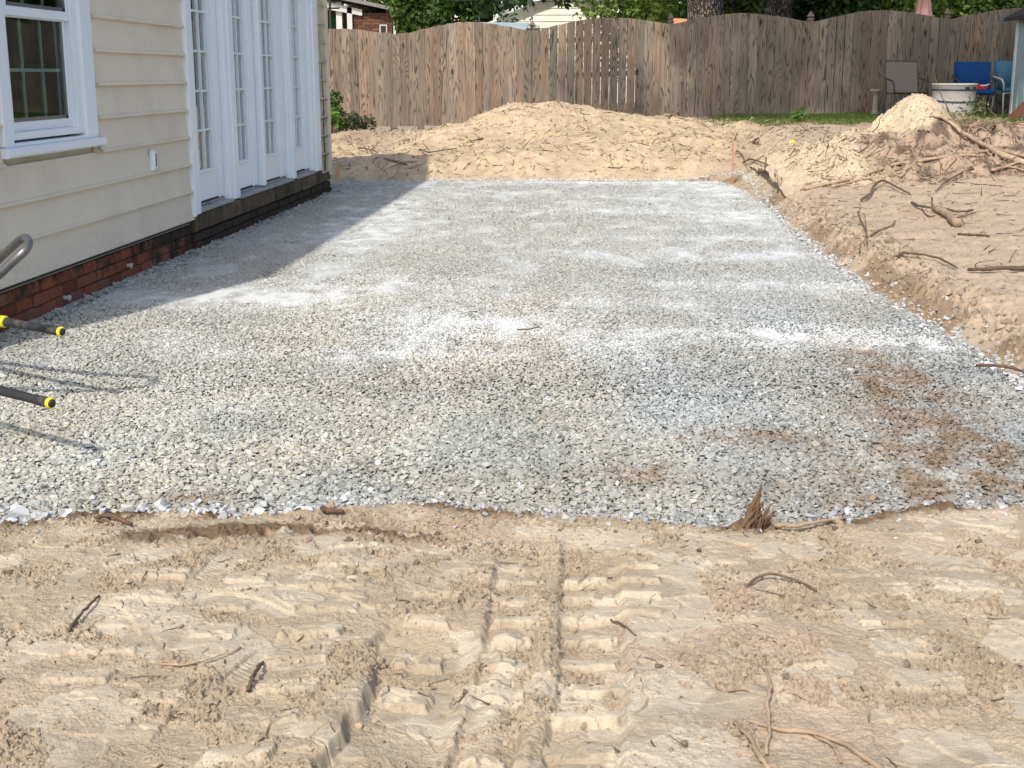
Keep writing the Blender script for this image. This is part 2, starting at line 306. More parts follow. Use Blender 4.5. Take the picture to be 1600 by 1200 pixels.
M['pink'] = simple('pink survey stake', (.50, .25, .19), .7, .1, 20, .1)
M['shell'] = simple('pale pipe end', (.55, .50, .42), .7, .1, 20, .1)
M['nbrick'] = simple('neighbour brick', (.12, .055, .035), .9, .15, 20, .2, 60, .3)
M['nmortar'] = simple('pale mortar', (.15, .12, .10), .9, .1, 20, .1, 60, .0)
M['cream'] = simple('cream siding', (.74, .71, .58), .6, .03, 3, .03, 60, .03)
M['greywhite'] = simple('grey white trim', (.5, .5, .47), .7, .1, 5, .05, 60, .05)
M['roofm'] = simple('grey roof shingles', (.20, .19, .18), .9, .15, 12, .3, 60, .1)
M['paleroof'] = simple('pale blue metal roof', (.42, .48, .52), .5, .06, 6, .05, 60, .05)
M['terra'] = simple('terracotta', (.60, .27, .14), .8, .1, 9, .1, 60)
M['umb'] = simple('faded pink canvas', (.50, .27, .23), .85, .1, 9, .1, 60)
M['green'] = simple('dark green plastic', (.01, .09, .02), .6, .05, 9, 0)
M['grassmat'] = M['leaf']; M['wire'] = simple('black cable', (.02, .02, .02), .6, .05, 9, 0)
M['bstone'] = simple('pale edging stone', (.28, .24, .19), .9, .2, 9, .4, 60, .15)
M['dirtbag'] = simple('bright yellow plastic scrap', (.85, .78, .03), .5, .05, 20, .1)
# ---------------------------------------------------------------- object helpers
def tag(o, label=None, cat=None, group=None, kind=None):
    for k, v in (('label', label), ('category', cat), ('group', group), ('kind', kind)):
        if v: o[k] = v
    return o
def empty(name, loc=(0, 0, 0), rz=0.):
    o = bpy.data.objects.new(name, None); o.empty_display_size = .2; o.location = loc; o.rotation_euler = (0, 0, rz); COL.objects.link(o); return o
class MB:
    def __init__(s): s.v = []; s.f = []; s.sm = []
    def poly(s, vs, fs, smooth=False):
        b = len(s.v); s.v += [tuple(map(float, p)) for p in vs]; s.f += [tuple(i+b for i in f) for f in fs]; s.sm += [smooth]*len(fs); return s
    def box(s, x0, x1, y0, y1, z0, z1):
        return s.poly([(x0, y0, z0), (x1, y0, z0), (x1, y1, z0), (x0, y1, z0), (x0, y0, z1), (x1, y0, z1), (x1, y1, z1), (x0, y1, z1)],
                      [(0, 3, 2, 1), (4, 5, 6, 7), (0, 1, 5, 4), (1, 2, 6, 5), (2, 3, 7, 6), (3, 0, 4, 7)])
    def bbox(s, x0, x1, y0, y1, z0, z1, b=.004):                # box with a chamfer all round its +x face and top
        v = []
        for z, i in ((z0, 0), (z0+b, b), (z1-b, b), (z1, 0)): pass
        vs = []
        for (x, t) in ((x0, 0), (x1-b, 0), (x1, b)):
            vs += [(x, y0+t, z0+t), (x, y1-t, z0+t), (x, y1-t, z1-t), (x, y0+t, z1-t)]
        fs = [(0, 3, 2, 1), (8, 9, 10, 11)]
        for k in (0, 4):
            for i in range(4): j = (i+1) % 4; fs.append((k+i, k+j, k+j+4, k+i+4))
        return s.poly(vs, fs)
    def prism(s, pts, a, b, axis='y', smooth=False):            # closed 2D outline extruded from a to b
        n = len(pts); mk = {'y': lambda p, t: (p[0], t, p[1]), 'x': lambda p, t: (t, p[0], p[1]), 'z': lambda p, t: (p[0], p[1], t)}[axis]
        vs = [mk(p, a) for p in pts]+[mk(p, b) for p in pts]
        fs = [tuple(range(n)), tuple(range(2*n-1, n-1, -1))]+[(i, i+n, (i+1) % n+n, (i+1) % n) for i in range(n)]
        return s.poly(vs, fs, smooth)
    def tube(s, pts, rad, n=8, caps=True):
        P = [Vector(p) for p in pts]; r = rad if hasattr(rad, '__len__') else [rad]*len(P); vs = []; fs = []
        up = None
        for i, p in enumerate(P):
            d = (P[min(i+1, len(P)-1)]-P[max(i-1, 0)])
            d = d.normalized() if d.length > 1e-9 else Vector((0, 0, 1))
            if up is None: up = d.orthogonal().normalized()
            a = (up-d*up.dot(d)); a = a.normalized() if a.length > 1e-6 else d.orthogonal().normalized(); up = a; c = d.cross(a)
            for k in range(n): t = 2*math.pi*k/n; vs.append(p+(a*math.cos(t)+c*math.sin(t))*r[i])
        for i in range(len(P)-1):
            for k in range(n): j = (k+1) % n; fs.append((i*n+k, i*n+j, (i+1)*n+j, (i+1)*n+k))
        if caps: fs += [tuple(range(n-1, -1, -1)), tuple(range((len(P)-1)*n, len(P)*n))]
        return s.poly(vs, fs, True)
    def lathe(s, prof, c=(0, 0, 0), n=20, sx=1., sy=1.):
        vs = [(c[0]+r*sx*math.cos(2*math.pi*k/n), c[1]+r*sy*math.sin(2*math.pi*k/n), c[2]+z) for r, z in prof for k in range(n)]
        fs = [(i*n+k, i*n+(k+1) % n, (i+1)*n+(k+1) % n, (i+1)*n+k) for i in range(len(prof)-1) for k in range(n)]
        fs += [tuple(range(n-1, -1, -1)), tuple(range((len(prof)-1)*n, len(prof)*n))]
        return s.poly(vs, fs, True)
    def build(s, name, mat, parent=None, loc=None):
        me = bpy.data.meshes.new(name); v = s.v
        if loc is not None: v = [(a-loc[0], b-loc[1], c-loc[2]) for a, b, c in v]
        me.from_pydata(v, [], s.f); me.polygons.foreach_set('use_smooth', s.sm); me.materials.append(M[mat] if isinstance(mat, str) else mat)
        me.update(); o = bpy.data.objects.new(name, me); COL.objects.link(o)
        if loc is not None: o.location = loc
        if parent is not None:
            o.parent = parent
        return o
def raw_mesh(name, V, F, mat, col=None, smooth=True, quads=4):
    me = bpy.data.meshes.new(name); V = np.asarray(V, np.float32).reshape(-1, 3); F = np.asarray(F, np.int32).reshape(-1, quads)
    me.vertices.add(len(V)); me.vertices.foreach_set('co', V.ravel())
    me.loops.add(F.size); me.loops.foreach_set('vertex_index', F.ravel())
    me.polygons.add(len(F)); me.polygons.foreach_set('loop_start', np.arange(0, F.size, quads, dtype=np.int32)); me.polygons.foreach_set('loop_total', np.full(len(F), quads, np.int32))
    me.polygons.foreach_set('use_smooth', np.full(len(F), smooth)); me.update(calc_edges=True)
    if col is not None:
        a = me.color_attributes.new('col', 'FLOAT_COLOR', 'POINT'); c = np.ones((len(V), 4), np.float32); c[:, :3] = np.asarray(col).reshape(-1, 3); a.data.foreach_set('color', c.ravel())
    me.materials.append(M[mat]); o = bpy.data.objects.new(name, me); COL.objects.link(o); return o
def grid(name, X, Y, Z, mat, col, keep=None):
    r, c = X.shape; idx = np.arange(r*c).reshape(r, c)
    F = np.stack([idx[:-1, :-1], idx[:-1, 1:], idx[1:, 1:], idx[1:, :-1]], -1).reshape(-1, 4)
    V = np.stack([X, Y, Z], -1).reshape(-1, 3); C_ = col.reshape(-1, 3)
    if keep is not None:
        k = keep.ravel(); F = F[k[F].all(1)]; used = np.unique(F); mp = np.zeros(len(V), np.int64); mp[used] = np.arange(len(used)); F = mp[F]; V = V[used]; C_ = C_[used]
    return raw_mesh(name, V, F, mat, C_)
def lerp(a, b, t): t = np.asarray(t)[..., None]; return np.asarray(a)*(1-t)+np.asarray(b)*t
def tree_of(node_pts, proto_fn): pass
def scatter(name, P, S, R, Cc, mat, nproto=8, pts_n=13, flat=1.):
    """stones or clods: angular hulls instanced on points by geometry nodes"""
    me = bpy.data.meshes.new(name); n = len(P); me.vertices.add(n); me.vertices.foreach_set('co', np.asarray(P, np.float32).ravel())
    for nm, arr in (('scl', S), ('rot', R)):
        a = me.attributes.new(nm, 'FLOAT_VECTOR', 'POINT'); a.data.foreach_set('vector', np.asarray(arr, np.float32).ravel())
    c = np.ones((n, 4), np.float32); c[:, :3] = Cc; a = me.attributes.new('col', 'FLOAT_COLOR', 'POINT'); a.data.foreach_set('color', c.ravel())
    a = me.attributes.new('pick', 'INT', 'POINT'); a.data.foreach_set('value', RG.randint(0, nproto, n).astype(np.int32))
    me.materials.append(M[mat]); o = bpy.data.objects.new(name, me); COL.objects.link(o)
    g = bpy.data.node_groups.new(name, 'GeometryNodeTree')
    g.interface.new_socket('Geometry', in_out='INPUT', socket_type='NodeSocketGeometry'); g.interface.new_socket('Geometry', in_out='OUTPUT', socket_type='NodeSocketGeometry')
    N = g.nodes; L = g.links; gi = N.new('NodeGroupInput'); go = N.new('NodeGroupOutput')
    g2i = N.new('GeometryNodeGeometryToInstance')
    for i in range(nproto):
        ln = N.new('GeometryNodeMeshLine'); ln.inputs['Count'].default_value = pts_n
        sp = N.new('GeometryNodeSetPosition'); rv = N.new('FunctionNodeRandomValue'); rv.data_type = 'FLOAT_VECTOR'
        rv.inputs[0].default_value = (-1, -1, -1); rv.inputs[1].default_value = (1, 1, 1); rv.inputs['Seed'].default_value = 31+i*17
        nz = N.new('ShaderNodeVectorMath'); nz.operation = 'NORMALIZE'; L.new(rv.outputs[0], nz.inputs[0])
        ms = N.new('ShaderNodeVectorMath'); ms.operation = 'MULTIPLY'; L.new(nz.outputs[0], ms.inputs[0]); ms.inputs[1].default_value = (.5, .5, .5)
        L.new(ln.outputs[0], sp.inputs[0]); L.new(ms.outputs[0], sp.inputs['Position'])
        ch = N.new('GeometryNodeConvexHull'); L.new(sp.outputs[0], ch.inputs[0])
        ss = N.new('GeometryNodeSetShadeSmooth'); ss.inputs['Shade Smooth'].default_value = False; L.new(ch.outputs[0], ss.inputs[0])
        mt = N.new('GeometryNodeSetMaterial'); mt.inputs['Material'].default_value = M[mat]; L.new(ss.outputs[0], mt.inputs[0])
        L.new(mt.outputs[0], g2i.inputs[0])
    io = N.new('GeometryNodeInstanceOnPoints'); L.new(gi.outputs[0], io.inputs['Points']); L.new(g2i.outputs[0], io.inputs['Instance']); io.inputs['Pick Instance'].default_value = True
    def attr(nm, dt):
        a = N.new('GeometryNodeInputNamedAttribute'); a.data_type = dt; a.inputs['Name'].default_value = nm; return a.outputs[0]
    L.new(attr('pick', 'INT'), io.inputs['Instance Index']); L.new(attr('scl', 'FLOAT_VECTOR'), io.inputs['Scale'])
    er = N.new('FunctionNodeEulerToRotation'); L.new(attr('rot', 'FLOAT_VECTOR'), er.inputs[0]); L.new(er.outputs[0], io.inputs['Rotation'])
    L.new(io.outputs[0], go.inputs[0])
    md = o.modifiers.new('scatter', 'NODES'); md.node_group = g
    return o
def leaves(cents, rads, n, size, cols, seed=0, aspect=.6, droop=0., flat=1.):
    """leaf sized faces spread through overlapping clumps; returns V, F, C"""
    r = np.random.RandomState(seed); cents = np.asarray(cents, float); rads = np.asarray(rads, float)
    k = r.choice(len(cents), n, p=rads**2/np.sum(rads**2)); d = r.normal(size=(n, 3)); d /= np.linalg.norm(d, axis=1)[:, None]
    p = cents[k]+d*(rads[k]*r.uniform(.15, 1., n)**.45)[:, None]*[1, 1, flat]
    nrm = d*.6+r.normal(size=(n, 3))*.7+[0, 0, .5]; nrm /= np.linalg.norm(nrm, axis=1)[:, None]
    a = np.cross(nrm, r.normal(size=(n, 3))); a /= np.linalg.norm(a, axis=1)[:, None]; a[:, 2] -= droop; b = np.cross(nrm, a)
    s = (size*r.uniform(.6, 1.3, n))[:, None]
    V = np.stack([p-a*s*.5, p+b*s*.5*aspect, p+a*s*.5, p-b*s*.5*aspect], 1).reshape(-1, 3); F = np.arange(4*n).reshape(n, 4)
    cl = np.asarray(cols); tone = r.rand(len(cents))[k]*.6+r.rand(n)*.4; c = lerp(cl[0], cl[1], tone)*r.uniform(.75, 1.25, n)[:, None]
    return V, F, np.repeat(c, 4, 0)
# ---------------------------------------------------------------- ground sheet
def dcol(x, y, h, smooth, strip):
    tan = np.array([.405, .318, .218]); pale = np.array([.53, .44, .325]); pink = np.array([.44, .335, .24]); yel = np.array([.53, .41, .27]); damp = np.array([.125, .078, .045])
    c = lerp(tan, pink, sm(-.2, .3, fbm(x*.8, y*.8, 3, 201)))
    c = lerp(c, pale, np.clip(smooth*.85+sm(.05, .35, fbm(x*2.6, y*2.6, 3, 203))*.35, 0, 1))
    c = lerp(c, np.array([.47, .35, .25]), sm(4.5, 6, y)*sm(1.4, 1.9, x)*.7)
    c = lerp(c, yel, sm(14, 16.8, y)*sm(3.2, 2., x)*.9)
    c = lerp(c, tan*.86, sm(.05, .3, fbm(x*5, y*5, 3, 205))*.6)
    c = lerp(c, damp, np.clip(1.6*strip*sm(-.5, -.15, pn(x*6, y*16, 207)+.3*pn(x*30, y*40, 3)), 0, 1)*.9)
    out = -sdg(x, y); bk = np.exp(-((out-.10)/.13)**2)*sm(4.6, 6, y)*sm(1., 1.5, x)*sm(-.05, .25, pn(x*1.5, y*1.1, 209)+.3*pn(x*9, y*9, 210)+.35*np.exp(-((y-8.2)/1.6)**2))
    c = lerp(c, np.array([.20, .13, .07]), bk*.75)
    g = sm(19.0, 20.6, y+.5*fbm(x*1.5, y*1.5, 2, 211))*sm(1.6, 2.6, x)*sm(-.5, .1, fbm(x*3, y*3, 3, 212)+.15)
    g = np.maximum(g, sm(4.6, 5.3, x)*sm(14.5, 16.5, y))
    c = lerp(c, np.array([.075, .095, .03]), g*.85)
    c = c*(1-.12*(sm(-.1, .3, fbm(x*4, y*4, 2, 55))*(1-smooth)*sm(5., 4., y))[..., None])
    c = lerp(c, np.array([.26, .20, .14]), sm(19.5, 21, y+.4*pn(x*2, y*2, 5))*sm(1.5, 0., x)*.5)
    return c
ys = np.concatenate([[-60, -30, -12, -5, -2, 0, 1, 1.6], np.geomspace(1.98, 4.25, 530), np.geomspace(4.25, 23.5, 250)[1:], [24.5, 26, 29, 34, 45, 70, 120, 220, 500]])
us = np.concatenate([[-60, -20, -8, -4, -2.2, -1.4, -1.1], np.linspace(-.95, -.545, 60), np.linspace(-.54, .52, 1090), np.linspace(.527, 1.05, 80), [1.2, 1.4, 2.2, 4, 8, 20, 60]])
YY, UU = np.meshgrid(ys, us, indexing='ij'); XX = UU*np.clip(np.maximum(YY, 2.), 2, 60)-.03*YY*np.clip((1.3-np.abs(UU))/.5, 0, 1)
S_ = sdg(XX, YY); D_, SMO, STR = detail(XX, YY)
amp = np.where((YY > 1.9) & (YY < 23.6) & (np.abs(UU) < 1.1), 1., .0)
ZZ = base_s(XX, YY)+D_*sm(.0, -.05, S_)*amp-.09*sm(-.01, .07, S_)
gr = grid('ground', XX, YY, ZZ, 'dirt', dcol(XX, YY, ZZ, SMO*amp, STR*amp)); gr.data.polygons.foreach_set('use_smooth', np.zeros(len(gr.data.polygons), bool)); tag(gr, 'pale tan dirt ground scraped bare with tyre prints', kind='structure')
# mounds: patches of their own
def mound(name, fn, x0, x1, y0, y1, step, seed, cfn):
    X, Y = np.meshgrid(np.arange(x0, x1, step), np.arange(y0, y1, step)); Z = fn(X, Y); G = ground_h(X, Y)
    return grid(name, X, Y, Z, 'dirt', cfn(X, Y, Z), keep=(Z > G-.05))
def cpile(x, y, z):
    yel = np.array([.54, .415, .27]); pk = np.array([.40, .295, .205])
    c = lerp(yel, yel*[.88, .84, .8], sm(-.1, .3, fbm(x*3, y*3, 3, 301))*.6)
    c = lerp(c, pk, np.clip(sm(1.5, 2.2, x-.35*(y-18.5)+.3*pn(x*2, y*2, 3))+sm(20.6, 21.4, y)*.6+sm(.62, .7, z)*sm(.3, 1.2, x)*.5, 0, 1)*.9)
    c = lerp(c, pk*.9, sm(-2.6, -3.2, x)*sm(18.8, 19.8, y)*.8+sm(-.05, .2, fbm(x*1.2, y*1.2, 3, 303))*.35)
    return lerp(c, pk*.6, sm(.1, .35, fbm(x*9, y*9, 3, 305))*.3)
def cheap_(x, y, z):
    yel = np.array([.53, .42, .29]); pk = np.array([.32, .235, .17]); dk = np.array([.10, .07, .05])
    c = lerp(pk, dk, sm(-.15, .2, fbm(x*5, y*5, 4, 311))*.8)
    c = lerp(c, pk*1.25, sm(0, .3, fbm(x*2, y*2, 2, 313))*.7)
    t = sm(.5, .3, np.hypot((x-3.4)/.9, (y-15.4)/1.2)+.12*fbm(x*3, y*3, 2, 9)-.35*sm(.7, 1., z)); t = np.maximum(t, sm(3.1, 2.7, x)*.9)
    c = lerp(c, yel, t)
    return lerp(c, np.array([.16, .17, .06]), sm(.7, .85, z)*sm(3.8, 4.1, x)*sm(-.2, .2, fbm(x*8, y*8, 2, 7))*.7)
o = mound('sand_pile', pile_h, -4.6, 3.6, 16.5, 22.3, .019, 1, cpile)
tag(o, 'long low pile of yellow sand between gravel and wooden fence', 'sand pile')
o = mound('dirt_heap', heap_h, 1.9, 5.6, 13., 18., .0155, 2, cheap_)
tag(o, 'pointed heap of dirt with sandy peak and tangled roots on right', 'dirt heap')
# ---------------------------------------------------------------- gravel bed
DUST = [(-1.98, 12.2, .22, 1.0, 1.), (-1.75, 11.2, .3, .3, .4), (-2.24, 7.58, .36, .16, .9), (-1.72, 8.05, .36, .22, .75), (-1.2, 8.3, .4, .15, .45), (-.65, 6.92, .24, .2, 1.), (-.42, 6.75, .22, .09, .7),
        (-1.0, 6.06, .5, .10, .5), (-.6, 6.3, .3, .1, .3), (.98, 6.66, .42, .11, .95), (1.35, 6.45, .2, .08, .6), (.89, 9.7, .6, .13, .6), (.7, 8.3, .4, .1, .5), (.43, 12.95, .8, .22, .6), (1.45, 12.4, .35, .3, .7),
        (0, 16.4, 2., .16, .8), (1.35, 15.7, .25, .5, .9), (.9, 10.8, .7, .12, .5), (-.3, 14.6, .9, .15, .35), (-1.9, 10.3, .3, .3, .3), (-1.6, 14.8, .5, .4, .3), (.2, 7.6, .3, .08, .3), (1.2, 14.2, .4, .2, .5)]
STAIN = [(1.27, 6.0, .07, .25, .8), (1.30, 5.6, .09, .25, .95), (1.27, 5.2, .09, .22, .95), (1.25, 4.8, .10, .22, .8), (1.30, 4.45, .12, .2, .8), (.64, 4.70, .12, .055, .95), (.158, 4.23, .09, .05, .95), (1.30, 4.18, .28, .16, .9), (1.6, 4.25, .25, .12, .35), (-.56, 5.9, .05, .3, .35), (-.24, 6.04, .05, .25, .4), (-.3, 7.6, .05, .4, .25),
         (-.1, 5.0, .08, .2, .25), (-1.28, 3.87, .1, .035, .6), (1.0, 4.02, .2, .06, .5), (-.95, 5.6, .3, .2, .12)]
def blobs(L, x, y): 
    r = 0
    wx = x+.06*pn(x*4, y*4, 401)+.02*pn(x*14, y*14, 4); wy = y+.05*pn(x*4, y*4, 402)+.02*pn(x*14, y*14, 5)
    for cx, cy, sx, sy, a in L: r = r+(1-r)*a*np.exp(-.5*np.abs(((wx-cx)/sx/1.25)**2+((wy-cy)/sy/1.4)**2)**.8)
    return r*np.clip(.8+.8*fbm(x*8, y*4.5, 3, 407), 0, 1.3)
def gravel_props(x, y):
    n = fbm(x*1.1, y*.8, 3, 411); n2 = fbm(x*2.5, y*1.5, 3, 413)
    comp = np.clip(sm(4.6, 9.5, y+1.2*n-.3*(x+.5))*.8+.15*n2, 0, 1)      # fines packed between the stones
    dust = np.clip(blobs(DUST, x, y)*(.75+.5*n2)+sm(.25, .6, n2)*.3*comp, 0, 1)
    st = np.clip(blobs(STAIN, x, y)*(.95+.35*pn(x*12, y*9, 415)), 0, 1)
    cool = sm(-.9, .9, x+.5*n)
    return comp, dust, st, cool
def bed_col(x, y):
    comp, dust, st, cool = gravel_props(x, y)
    c = lerp(np.array([.07, .067, .06]), np.array([.34, .335, .30]), comp)  # dark end paints the shadow in gaps between loose near stones into the bed
    c = lerp(c, np.array([.33, .338, .325]), comp*cool*.6)
    c = lerp(c, np.array([.80, .79, .76]), np.clip(dust*1.1, 0, 1)*.8)
    return lerp(c, np.array([.24, .16, .09]), st*.8)
ys = np.geomspace(3.3, 17.0, 330); us = np.linspace(-.86, .64, 640)
YY, UU = np.meshgrid(ys, us, indexing='ij'); XX = UU*YY
S_ = sdg(XX, YY); comp, dust, st, cool = gravel_props(XX, YY)
bz = -.006+.007*comp+.003*dust+.006*fbm(XX*1.5, YY*1.5, 2, 421)+.003*bil(XX*30, YY*30, 1, 423)*(1-dust)*sm(12, 6, YY)-.09*sm(.03, -.06, S_)
gb = grid('gravel_bed', XX, YY, bz, 'dirt', bed_col(XX, YY), keep=(S_ > -.12)); tag(gb, 'packed stone dust base of the gravel patio', kind='structure')
def jit(x0, x1, y0, y1, s):
    X, Y = np.meshgrid(np.arange(x0, x1, s), np.arange(y0, y1, s)); X = X+RG.uniform(-.5, .5, X.shape)*s; Y = Y+RG.uniform(-.5, .5, Y.shape)*s; return X.ravel(), Y.ravel()
def stones(name, px, py, size, lift, mat='stone'):
    comp, dust, st, cool = gravel_props(px, py); n = len(px)
    keep = RG.rand(n) > dust*.35+.12*comp; px, py, comp, dust, st, cool = [a[keep] for a in (px, py, comp, dust, st, cool)]; size = size[keep]; n = len(px)
    size = size*(1-.2*dust-.12*comp); S = size[:, None]*np.stack([RG.uniform(.95, 1.35, n), RG.uniform(.75, 1.1, n), RG.uniform(.38, .7, n)], 1)
    z = .006*fbm(px*1.5, py*1.5, 2, 421)+S[:, 2]*RG.uniform(-.22, .34, n)*(1-.55*comp)+lift-.004*dust
    R = np.stack([RG.normal(0, .33, n), RG.normal(0, .33, n), RG.uniform(0, 6.28, n)], 1)
    v = np.clip(RG.normal(.52, .2, n), 0, 1); a = lerp(np.array([.235, .224, .20]), np.array([.52, .50, .455]), v); b = lerp(np.array([.185, .188, .19]), np.array([.425, .43, .43]), v)
    c = a*(1-cool[:, None])+b*cool[:, None]
    hz = fbm(px*1.6, py*1.1, 3, 431)[:, None]; c = c*(1+np.clip(hz, -.5, .5)*np.array([.10, .03, -.07])); hv = fbm(px*1.5+9, py*1.1, 3, 433)[:, None]; c = c*(1+.2*np.clip(hv, -.6, .6)); c = c*np.array([1.01, 1.015, .94]); wh = RG.rand(n) < .02; c[wh] = RG.uniform(.48, .62, (wh.sum(), 1))*[1, .985, .95]; wm = RG.rand(n) < .03; c[wm] = c[wm]*[1.08, .95, .84]
    c = lerp(c, np.array([.39, .38, .345]), comp*.85); c = lerp(c, np.array([.82, .81, .77]), np.clip(dust*1.1, 0, 1)*.85); c = lerp(c, np.array([.20, .135, .08])*(.6+.8*v[:, None]), st*.9)
    return np.stack([px, py, z], 1), S, R, np.clip(c, 0, .85)
sets = []
for (x0, x1, y0, y1, s, sz, lift) in [(-3.3, 2.6, 3.4, 5.2, .0122, .0168, .0), (-2.4, 2.5, 3.4, 4.7, .034, .022, .004), (-3.1, 2.2, 5.2, 8., .0148, .0175, .0), (-3.2, 1.9, 8., 12., .0185, .0195, .0), (-3.3, 1.9, 12., 17., .026, .0225, .0)]:
    px, py = jit(x0, x1, y0, y1, s); S_ = sdg(px, py); k = (S_ > -.012) & (np.abs(px) < py*.60+.75)
    px, py = px[k], py[k]; sets.append(stones('g', px, py, sz*np.exp(RG.normal(0, .24, len(px))), lift))
# loose row of bigger pale stones along the near left edge and right bank
def edge_line(n, f, spread, size, pale):
    t = RG.rand(n); p = np.array([f(a) for a in t]); px = p[:, 0]+RG.normal(0, spread, n); py = p[:, 1]+RG.normal(0, spread*.8, n)
    s = size*np.exp(RG.normal(0, .3, n)); S = s[:, None]*np.stack([RG.uniform(.9, 1.3, n), RG.uniform(.8, 1., n), RG.uniform(.55, .8, n)], 1)
    z = surf(px, py)+S[:, 2]*.2; R = np.stack([RG.normal(0, .3, n), RG.normal(0, .3, n), RG.uniform(0, 6.3, n)], 1)
    return np.stack([px, py, z], 1), S, R, RG.uniform(pale[0], pale[1], (n, 1))*np.array([1, .985, .95])
fe = lambda a: (-2.1+1.35*a, np.interp(-2.1+1.35*a, FXP, FYP)-.005)
sets.append(edge_line(85, fe, .045, .031, (.32, .56)))
sets.append(edge_line(800, lambda a: (-2.2+4.4*a, np.interp(-2.2+4.4*a, FXP, FYP)-.01), .05, .017, (.25, .5))); sets.append(edge_line(90, lambda a: (-2.2+4.4*a, np.interp(-2.2+4.4*a, FXP, FYP)-.12), .13, .011, (.25, .5)))
rt = lambda a, o=0.: (np.interp(4.3+12.4*a**1.6, RYP, RXP)+o, 4.3+12.4*a**1.6)
sets.append(edge_line(1100, lambda a: rt(a, .0), .045, .021, (.3, .6))); sets.append(edge_line(90, lambda a: rt(a*.45, .09), .06, .022, (.3, .55)))
sets.append(edge_line(420, lambda a: (-3.0, 5.8+9.2*a), .04, .026, (.2, .42)))
sets.append(edge_line(500, lambda a: (-3.2+4.8*a, np.interp(-3.2+4.8*a, [-3.3, -2, 1.6], [16.2, 16.55, 16.8])), .06, .026, (.4, .6)))
P_, S2, R_, C_ = [np.concatenate([s[i] for s in sets]) for i in range(4)]
print('stones', len(P_))
gs = scatter('gravel', P_, S2, R_, C_, 'stone'); tag(gs, 'grey crushed stone spread over the patio base beside the house', 'gravel', kind='stuff')
# crumbs of dirt
px, py = jit(-1.7, 1.8, 2.0, 3.8, .0105); kk = (RG.rand(len(px)) < .10+.75*sm(-.1, .25, fbm(px*4, py*4, 3, 55))) & (sdg(px, py) < -.01); px, py = px[kk], py[kk]
_, smo, strp = detail(px, py); kk = RG.rand(len(px)) > smo*.97; px, py, strp = px[kk], py[kk], strp[kk]; n = len(px)
s = .0054*np.exp(RG.normal(0, .6, n)); s = np.minimum(s, .024); big = RG.rand(n) < .0015; s[big] = RG.uniform(.018, .034, big.sum())
S2 = s[:, None]*RG.uniform(.7, 1.2, (n, 3)); P_ = np.stack([px, py, surf(px, py)+s*.12], 1)
C_ = lerp(np.array([.37, .285, .195]), np.array([.14, .09, .052]), np.clip(strp, 0, 1))*RG.uniform(.72, 1.1, (n, 1)); dkc = RG.rand(n) < .05; C_[dkc] *= .5
cs = [(P_, S2, RG.uniform(0, 6.3, (n, 3)), C_)]
for (x0, x1, y0, y1, st_, sz, pr) in [(1.7, 4.5, 4.2, 14, .05, .011, .5), (1.75, 2.2, 4.6, 13, .035, .022, .5), (-4.2, 3.2, 16.8, 21.8, .075, .024, .5), (2.2, 5.2, 13.4, 17, .05, .024, .8)]:
    px, py = jit(x0, x1, y0, y1, st_); kk = (RG.rand(len(px)) < pr) & (sdg(px, py) < -.03) & (np.abs(px) < py*.5+.6); px, py = px[kk], py[kk]; n = len(px)
    s = sz*np.exp(RG.normal(0, .45, n)); z = surf(px, py); yel = (y0 > 15) 
    c = (cpile(px, py, z) if y0 > 15 else cheap_(px, py, z) if y0 > 13 else np.tile([.37, .29, .205], (n, 1)))*RG.uniform(.6, 1.05, (n, 1))
    cs.append((np.stack([px, py, z+s*.1], 1), s[:, None]*RG.uniform(.6, 1.2, (n, 3)), RG.uniform(0, 6.3, (n, 3)), c))
P_, S2, R_, C_ = [np.concatenate([s[i] for s in cs]) for i in range(4)]
cl = scatter('dirt_crumbs', P_, S2, R_, C_, 'clod', 6, 12); tag(cl, 'crumbs and clods of dry dirt scattered over the bare ground', 'dirt crumbs', kind='stuff')

# ---------------------------------------------------------------- house
WX = -3.04
H = empty('house', (WX, 10, 0)); tag(H, 'beige lap sided house with white glazed doors and low brick footing', 'house')
def hp(mb, name, mat, parent=None): 
    o = mb.build(name, mat, parent or H); o.location = (-WX, -10, 0) if parent in (None, H) else (0, 0, 0); return o
HOUSE_TOP = 2.9
def lap(y0, y1, z0, z1, mat='siding'):
    pr = [(WX-.03, z0), (WX+.010, z0-.001), (WX+.019, z0+.002), (WX+.021, z0+.010), (WX+.018, z0+.018), (WX+.006, z0+.021), (WX+.005, z0+.026), (WX-.012, z1+.004), (WX-.03, z1+.004)]
    return hp(MB().prism(pr, y0, y1, 'y'), 'siding_board', mat)
W0, W1, WB, WT = 6.62, 7.97, .88, 2.52
D0, D1 = 9.745, 14.45
for k in range(13):
    z0 = .235+.2*k; z1 = z0+.2
    if z0 >= HOUSE_TOP-.05: break
    segs = []
    if z1 <= WB+.02: segs.append((5.7, D0))
    else:
        if z0 < WT: segs += [(5.7, W0), (W1, D0)]
        else: segs.append((5.7, D0))
    for a, b in segs:
        if k == 3 and b > 9: 
            lap(a, 7.93, z0, z1); lap(7.932, b, z0, z1)
        elif b-a > 3 and k in (0, 1): lap(a, 8.6+.9*k, z0, z1); lap(8.602+.9*k, b, z0, z1)
        else: lap(a, b, z0, z1)
for k in range(13): lap(D1, 14.86, .235+.2*k, .435+.2*k, 'sidingold')
for k in range(11, 13): lap(D0, D1, .235+.2*k, .435+.2*k)
c = MB().box(WX-.03, WX+.022, 14.865, 14.99, .20, 2.88); hp(c, 'corner_board', 'siding')
c = MB().box(WX-.03, WX+.0, 5.6, 5.70, .20, 2.88); hp(c, 'corner_board', 'siding')
sh = MB()                                                       # wall behind the siding, with its openings
